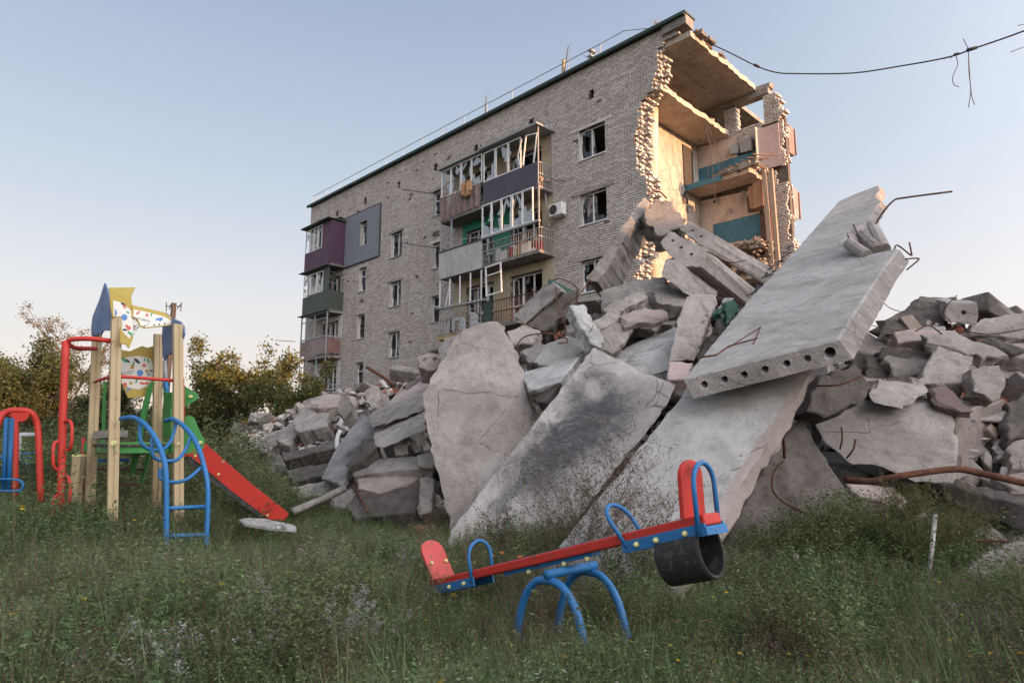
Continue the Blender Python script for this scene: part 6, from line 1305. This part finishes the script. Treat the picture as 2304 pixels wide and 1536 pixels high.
P_ = [mkproto('grass_tuft', lambda *a: p_grass(*a), 1), mkproto('grass_tuft', lambda *a: p_grass(*a, c=(.135, .18, .08), n=34, h=.36), 2),
      mkproto('grass_tuft', lambda *a: p_grass(*a, c=(.22, .18, .11), n=20, h=.34), 3),
      mkproto('herb', lambda *a: stemmy(*a, (.105, .155, .07), (.13, .14, .085), 9, .30, 24, .022, .0045), 4),
      mkproto('herb', lambda *a: stemmy(*a, (.135, .185, .09), (.14, .14, .085), 10, .36, 26, .016, .003), 5),
      mkproto('herb', lambda *a: stemmy(*a, (.088, .135, .055), (.11, .12, .075), 7, .42, 32, .026, .005, branch=.05), 6),
      mkproto('dry_weed', lambda *a: stemmy(*a, (.16, .115, .085), (.15, .10, .07), 8, .44, 26, .014, .002, branch=.09), 7),
      mkproto('dry_weed', lambda *a: stemmy(*a, (.14, .12, .08), (.16, .12, .085), 9, .36, 22, .012, .002, branch=.06), 8),
      mkproto('flower', lambda *a: stemmy(*a, (.06, .08, .03), (.08, .09, .04), 4, .40, 12, .02, .003, fl=((.62, .42, .02), .5, .013)), 9),
      mkproto('bushy_herb', lambda *a: stemmy(*a, (.115, .14, .06), (.12, .12, .07), 14, .55, 46, .024, .0045, branch=.10, spread=.16), 10),
      mkproto('pale_weed', lambda *a: stemmy(*a, (.24, .25, .20), (.2, .19, .15), 6, .38, 34, .018, .0025, branch=.05), 11),
      mkproto('flower', lambda *a: stemmy(*a, (.07, .09, .05), (.1, .1, .06), 5, .38, 14, .016, .0025, fl=((.45, .44, .38), .8, .008)), 12)]
for o in P_: protos.objects.link(o)
order = sorted(range(len(P_)), key=lambda i: P_[i].name)          # collection instances come in name order
names_sorted = [P_[i].name for i in order]
def gn_field(name, pts, idx, scl, rot, tilt_, kind='stuff'):
    me = bpy.data.meshes.new(name); me.from_pydata([tuple(p) for p in pts], [], [])
    for nm, dt, ar in (('idx', 'INT', idx), ('scl', 'FLOAT', scl)): a_ = me.attributes.new(nm, dt, 'POINT'); a_.data.foreach_set('value', ar)
    a_ = me.attributes.new('rot', 'FLOAT_VECTOR', 'POINT'); a_.data.foreach_set('vector', np.stack([tilt_[:, 0], tilt_[:, 1], rot], 1).ravel())
    o = link_mesh(name, me); tag(o, kind=kind)
    ng = bpy.data.node_groups.new(name, 'GeometryNodeTree'); ng.interface.new_socket('Geometry', in_out='INPUT', socket_type='NodeSocketGeometry'); ng.interface.new_socket('Geometry', in_out='OUTPUT', socket_type='NodeSocketGeometry')
    N_ = ng.nodes; K_ = ng.links; gi = N_.new('NodeGroupInput'); go = N_.new('NodeGroupOutput'); ip = N_.new('GeometryNodeInstanceOnPoints'); ci = N_.new('GeometryNodeCollectionInfo')
    ci.inputs['Collection'].default_value = protos; ci.inputs['Separate Children'].default_value = True; ci.inputs['Reset Children'].default_value = True
    def na(nm, dt): a_ = N_.new('GeometryNodeInputNamedAttribute'); a_.data_type = dt; a_.inputs[0].default_value = nm; return a_.outputs[0]
    m2p = N_.new('GeometryNodeMeshToPoints'); K_.new(gi.outputs[0], m2p.inputs[0]); K_.new(m2p.outputs[0], ip.inputs['Points']); K_.new(ci.outputs[0], ip.inputs['Instance']); ip.inputs['Pick Instance'].default_value = True
    K_.new(na('idx', 'INT'), ip.inputs['Instance Index']); K_.new(na('scl', 'FLOAT'), ip.inputs['Scale']); K_.new(na('rot', 'FLOAT_VECTOR'), ip.inputs['Rotation']); K_.new(ip.outputs[0], go.inputs[0])
    md = o.modifiers.new('scatter', 'NODES'); md.node_group = ng; return o
rs = np.random.default_rng(21)
def vn(x, y, s, k): return np.sin(x * s + k) * np.cos(y * s * 1.1 + k * 2) + .5 * np.sin(x * s * 2.3 - y * s * 1.7 + k * 3)
def field(name, n, ymin, ymax, pw, wts, smin, smax, xr=.95, keepf=None, seed=0):
    y = ymin + (ymax - ymin) * rs.uniform(0, 1, n) ** pw; x = (rs.uniform(-1, 1, n)) * (y * xr + .6)
    hz_ = heap_z(x, y); k = (hz_ < .15) | (rs.uniform(0, 1, n) < .012 * (hz_ < 2)); x, y = x[k], y[k]
    if keepf is not None: k = keepf(x, y); x, y = x[k], y[k]
    z = np.maximum(ground_z(x, y), np.maximum(heap_z(x, y), -9) * (heap_z(x, y) > .1)); n = len(x)
    W = np.stack([np.full(n, 1.0) * w(x, y) if callable(w) else np.full(n, float(w)) for w in wts], 1); W = np.clip(W, 0, None); cw = np.cumsum(W, 1); u = rs.uniform(0, 1, n) * cw[:, -1]; ii = (u[:, None] > cw).sum(1).clip(0, len(wts) - 1)
    inv = np.array([order.index(i) for i in range(len(P_))]); scl = rs.uniform(smin, smax, n) * (1 + .30 * vn(x, y, .9, 4) + .15 * vn(x, y, 3.1, 6))
    scl *= np.where((y > 7.3) & (x < -3.6), 1.3, np.where((y > 8.5) & (x < -.3), .62, 1.0))
    return gn_field(name, np.stack([x, y, z - .01], 1), inv[ii], scl, rs.uniform(0, 6.28, n), rs.normal(0, .14, (n, 2)))
lush = lambda x, y: 1 + 1.2 * vn(x, y, .8, 1); drya = lambda x, y: np.clip(.35 + 1.0 * vn(x, y, .7, 5) + .5 * (x > .0) , .05, None)
field('grass', 15000, 2.6, 13, 1.15, [lambda x, y: 1 + vn(x, y, 1.1, 2), .7, .35, 0, 0, 0, 0, 0, 0, 0, 0, 0], .75, 1.55)
field('weeds', 19000, 2.6, 13, 1.1, [0, 0, 0, lush, lambda x, y: 1.2 + vn(x, y, .9, 7), lambda x, y: .5 + .6 * vn(x, y, .6, 3), drya, lambda x, y: .8 * drya(x, y), 0, .07, .03, .04], .62, 1.25)
field('wildflowers', 1500, 2.8, 12, 1.0, [0] * 8 + [1, 0, 0, .25], .8, 1.15, keepf=lambda x, y: vn(x, y, 1.0, 9) + (x > -1.5) > .1)
field('far_weeds', 11000, 12, 34, 1.3, [.5, .8, .6, 0, .6, 1.2, .8, .5, 0, 1.0, 0, 0], 1.3, 2.3, keepf=lambda x, y: (x < 3 - .25 * y + 3) & ((1152 + FPX * x / y < 600) | (rs.uniform(0, 1, len(x)) < .08)))
def bushclump(px, D, r_, n, ii, smin, smax, name='weeds'):
    return px, D, r_, n, ii, smin, smax
cl = []
for (px, D, r_, n, ii, a_, b_) in [(1900, 7.3, .6, 110, 9, 1.1, 1.75), (1800, 6.9, .4, 60, 9, .95, 1.4), (1680, 6.6, .3, 30, 10, 1.0, 1.4), (1960, 6.9, .5, 60, 5, 1.1, 1.7), (1850, 6.9, .3, 14, 10, .9, 1.3), (2080, 7.2, .4, 40, 9, .8, 1.2), (2000, 6.8, .5, 50, 5, 1.1, 1.5), (1430, 4.9, .2, 16, 9, .7, .95), (1520, 4.9, .15, 12, 9, .6, .85), (2290, 5.2, .3, 30, 9, .7, 1.0),
      (1150, 6.6, .5, 50, 9, .6, .9), (1300, 6.2, .4, 24, 6, .8, 1.1), (1050, 7.0, .5, 40, 6, .9, 1.3), (585, 11.2, .55, 50, 9, 1.2, 1.9), (545, 12.0, .6, 45, 9, 1.2, 1.8), (700, 11.2, .35, 16, 9, .9, 1.3), (900, 8.2, .5, 50, 10, .8, 1.2), (860, 8.0, .5, 40, 7, 1.0, 1.3), (320, 9, .9, 70, 9, .9, 1.4), (100, 9, 1.2, 90, 5, 1.2, 1.7), (430, 8.6, .6, 50, 6, 1.0, 1.4),
      (1240, 5.4, .35, 34, 6, .9, 1.2), (1350, 5.5, .35, 30, 7, .9, 1.2), (980, 5.7, .25, 30, 6, .8, 1.1), (1180, 4.7, .3, 26, 6, .8, 1.1), (1420, 5.6, .3, 20, 4, 1.1, 1.4)]:
    c_ = P(px, 990, D); inv = [order.index(i) for i in range(len(P_))]
    for _ in range(n):
        x = c_.x + random.gauss(0, r_ * .6); y = D + random.gauss(0, r_ * .5); cl.append((x, y, max(float(ground_z(x, y)), 0 if heap_z(x, y) < .1 else float(heap_z(x, y))), inv[ii if random.random() < .8 else random.choice((5, 6, 4))], random.uniform(a_, b_)))
for _ in range(75):      # uneven knots of taller weeds all over the yard
    D = random.uniform(3.6, 9.5); x0 = random.uniform(-.85, .8) * D; ii = random.choice((4, 5, 6, 7, 7, 9, 10, 6)); r_ = random.uniform(.12, .35); big = random.uniform(.9, 1.35)
    if -.9 < x0 < 1.5 and 3.4 < D < 5.6: continue
    for _k in range(int(60 * r_)):
        x = x0 + random.gauss(0, r_ * .6); y = D + random.gauss(0, r_ * .6); cl.append((x, y, max(float(ground_z(x, y)), 0 if heap_z(x, y) < .1 else float(heap_z(x, y))), order.index(ii), big * random.uniform(.75, 1.15)))
cl = np.array(cl); gn_field('weed_clumps', cl[:, :3], cl[:, 3].astype(int), cl[:, 4], rs.uniform(0, 6.28, len(cl)), rs.normal(0, .15, (len(cl), 2)))
# single plants that can be told apart
def plume_plant(name, loc, h, nst, cols, label, cat, seed, group=None):
    e = empty(name, loc, 0, label, cat, group); rd = np.random.default_rng(seed); V = []; F = []; C = []
    for _ in range(nst):
        a = rd.uniform(0, 6.28); l = rd.uniform(.1, .7); H_ = h * rd.uniform(.6, 1.1); d = np.array((math.cos(a) * l, math.sin(a) * l, 1)); blade(V, F, C, (0, 0, 0), d, H_, .003, (.14, .13, .11), 4, .35)
        for k in range(30):
            t = rd.uniform(.25, 1); q = d * H_ * t + np.array([d[0], d[1], -.6]) * .35 * H_ * t * t * .5; a3 = rd.uniform(0, 6.28); o_ = np.array((math.cos(a3), math.sin(a3), .5)); bl_len = .10 * (1.15 - t)
            for j in range(6): leafq(V, F, C, q + o_ * bl_len * (j / 5), o_ + rd.normal(0, .5, 3), .02, .0028, cvar(rd, cols, .3), rd)
    me = bpy.data.meshes.new('foliage'); me.from_pydata([tuple(v) for v in V], [], F); me.materials.append(HERB); at_ = me.color_attributes.new('col', 'FLOAT_COLOR', 'CORNER'); arr = []
    for f, c in zip(F, C): arr += [*c, 1] * len(f)
    at_.data.foreach_set('color', arr); o = link_mesh('foliage', me, e); tag(o, kind='stuff'); return e
WL = ['silver wormwood plant, ' + q for q in ('tallest in the middle of the bottom left patch', 'left neighbour of the tallest one in the middle patch', 'between the middle patch and the seesaw, left one', 'nearest to the seesaw along the bottom', 'second from the left along the bottom edge', 'third from the left along the bottom edge', 'small one low between the second and third from the left', 'at the very bottom edge left of the middle patch', 'at the bottom edge under the middle patch', 'right neighbour of the tallest one in the middle patch', 'leftmost of all, near the bottom left corner', 'alone in the lower right among green weeds', 'greyish tuft in front of the low broad slab', 'greyish tuft left of the one before the low broad slab')]
for i, (px, D, h) in enumerate([(590, 4.3, .66), (545, 4.2, .60), (720, 4.4, .58), (820, 4.5, .62), (245, 3.8, .52), (345, 3.9, .58), (290, 3.7, .48), (420, 3.7, .5), (520, 3.9, .52), (650, 4.5, .58), (115, 3.8, .34), (2200, 5.0, .35), (940, 6.9, .5), (890, 7.2, .5)]):
    plume_plant('wormwood_plant', (P(px, 1400, D).x, D, 0), h, 9, (.36, .37, .35), WL[i], 'wormwood', 60 + i, 'silver wormwood plants in the grass')
def branchy(name, loc, h, spread, seed, label, cat, col_, leafc, n0=5, ll=.012, leanx=0, dens=1.0):
    e = empty(name, loc, 0, label, cat); rd = random.Random(seed); m_ = MB(); tips = []
    def go_(p, d, L, r, lev):
        q = [p]; dd = d
        for k in range(4): dd = (dd + Vector((rd.gauss(0, .10), rd.gauss(0, .10), .03))).normalized(); q.append(q[-1] + dd * L / 4)
        m_.tube(q, r, 3, r1=r * .5, caps=False)
        for k in range(1, 5): tips.append((q[k], lev))
        if lev < 3:
            for k in range(int((6, 5, 4)[lev] * dens)):
                i_ = rd.randint(1, 4); a = rd.uniform(0, 6.28); nd = (dd * .75 + Vector((math.cos(a) * .75, math.sin(a) * .75, rd.uniform(0, .35)))).normalized(); go_(q[i_], nd, L * rd.uniform(.4, .62), r * .6, lev + 1)
    for k in range(n0):
        a = rd.uniform(0, 6.28); go_(Vector((rd.uniform(-.05, .05), rd.uniform(-.05, .05), 0)), Vector((math.cos(a) * spread + leanx, math.sin(a) * spread, 1)).normalized(), h * rd.uniform(.6, .8), .0035, 0)
    m_.build('stems', paint('stem_' + name + str(seed), col_, .8, .1), e, kind='stuff')
    r2_ = np.random.default_rng(seed); T = np.array([tuple(t[0]) for t in tips if t[1] >= 1]); idx = r2_.integers(0, len(T), int(len(T) * (1.6 if 'feathery' in name else .9))); pts = T[idx] + r2_.normal(0, .012, (len(idx), 3))
    o = link_mesh('leaves', leaf_mesh('leaves', pts, ll, [leafc, tuple(x * .7 for x in leafc)], r2_, aspect=.35), e); tag(o, kind='stuff'); return e
branchy('dry_bush', (P(1370, 1300, 6.15).x, 6.15, 0), 1.45, .42, 3, 'tall airy dry weed in front of the sooty slab, dotted with small leaves', 'dry weed', (.10, .065, .045), (.10, .075, .04), 7, .011)
branchy('dry_bush', (P(1285, 1300, 6.5).x, 6.5, 0), 1.25, .35, 4, 'second airy weed just left of the tallest one', 'dry weed', (.08, .07, .045), (.075, .07, .035), 5, .012)
branchy('dry_bush', (P(1460, 1300, 5.9).x, 5.9, 0), 1.05, .35, 5, 'thin airy weed just left of the raised seesaw seat', 'dry weed', (.11, .075, .05), (.10, .07, .04), 5, .010)
branchy('feathery_weed', (P(2045, 1300, 6.7).x, 6.7, 0), .95, .35, 6, 'feathery yellow green weed beside the slim white pipe', 'weed', (.12, .11, .05), (.11, .11, .04), 6, .013, dens=1.1)
branchy('feathery_weed', (P(2120, 1300, 7.0).x, 7.0, 0), .95, .5, 8, 'feathery weed right of the slim white pipe', 'weed', (.13, .11, .05), (.12, .11, .045), 5, .012)
branchy('dry_bush', (P(1150, 1300, 7.2).x, 7.2, 0), .7, .35, 9, 'small airy weed at the foot of the sooty slab', 'dry weed', (.09, .075, .05), (.08, .075, .04), 5, .012)
# lilac flower and arching grass stalk
fp = P(1790, 1252, 6.3); e = empty('lilac_flower', (fp.x, fp.y, 0), 0, 'single lilac daisy like flower in the weeds before the dark leaning slab', 'flower')
m_ = MB(); m_.tube([(0, 0, 0), (.01, 0, fp.z)], .003, 4); m_.build('stem', GREEN_TRIM, e)
m_ = MB()
for k in range(8):
    a = k * .785; b_ = a + .34; a0 = a - .34; z = fp.z; m_.add([(0, -.01, z), (.022 * math.cos(a0), -.02, z + .022 * math.sin(a0)), (.034 * math.cos(a), -.018, z + .034 * math.sin(a)), (.022 * math.cos(b_), -.02, z + .022 * math.sin(b_))], [(0, 1, 2, 3)])
m_.build('petals', paint('lilac', (.55, .38, .60), .6, 0), e, kind='stuff')
m_ = MB(); m_.tube([(0, -.012, fp.z), (0, -.03, fp.z)], .009, 8); m_.build('flower_centre', BOLT, e)
for i, (px, py, D) in enumerate([(1130, 1238, 5.9), (1170, 1247, 5.5), (1108, 1245, 5.8)]):
    q = P(px, py + 8, D); e = empty('orange_flower', (q.x, q.y, 0), 0, ['small orange flower left of the seesaw middle', 'larger orange flower just above the seesaw beam', 'tiny orange flower nearest the faded seat'][i], 'flower')
    m_ = MB(); m_.tube([(0, 0, 0), (.0, 0, q.z)], .003, 4); m_.build('stem', GREEN_TRIM, e); m_ = MB()
    for k in range(6): a = k * 1.05; m_.add([(0, 0, q.z), (.018 * math.cos(a - .4), .018 * math.sin(a - .4), q.z + .012), (.026 * math.cos(a), .026 * math.sin(a), q.z + .016), (.018 * math.cos(a + .4), .018 * math.sin(a + .4), q.z + .012)], [(0, 1, 2, 3)])
    m_.build('petals', paint('orange_petal%d' % i, (.75, .20, .03), .6, 0), e, kind='stuff')
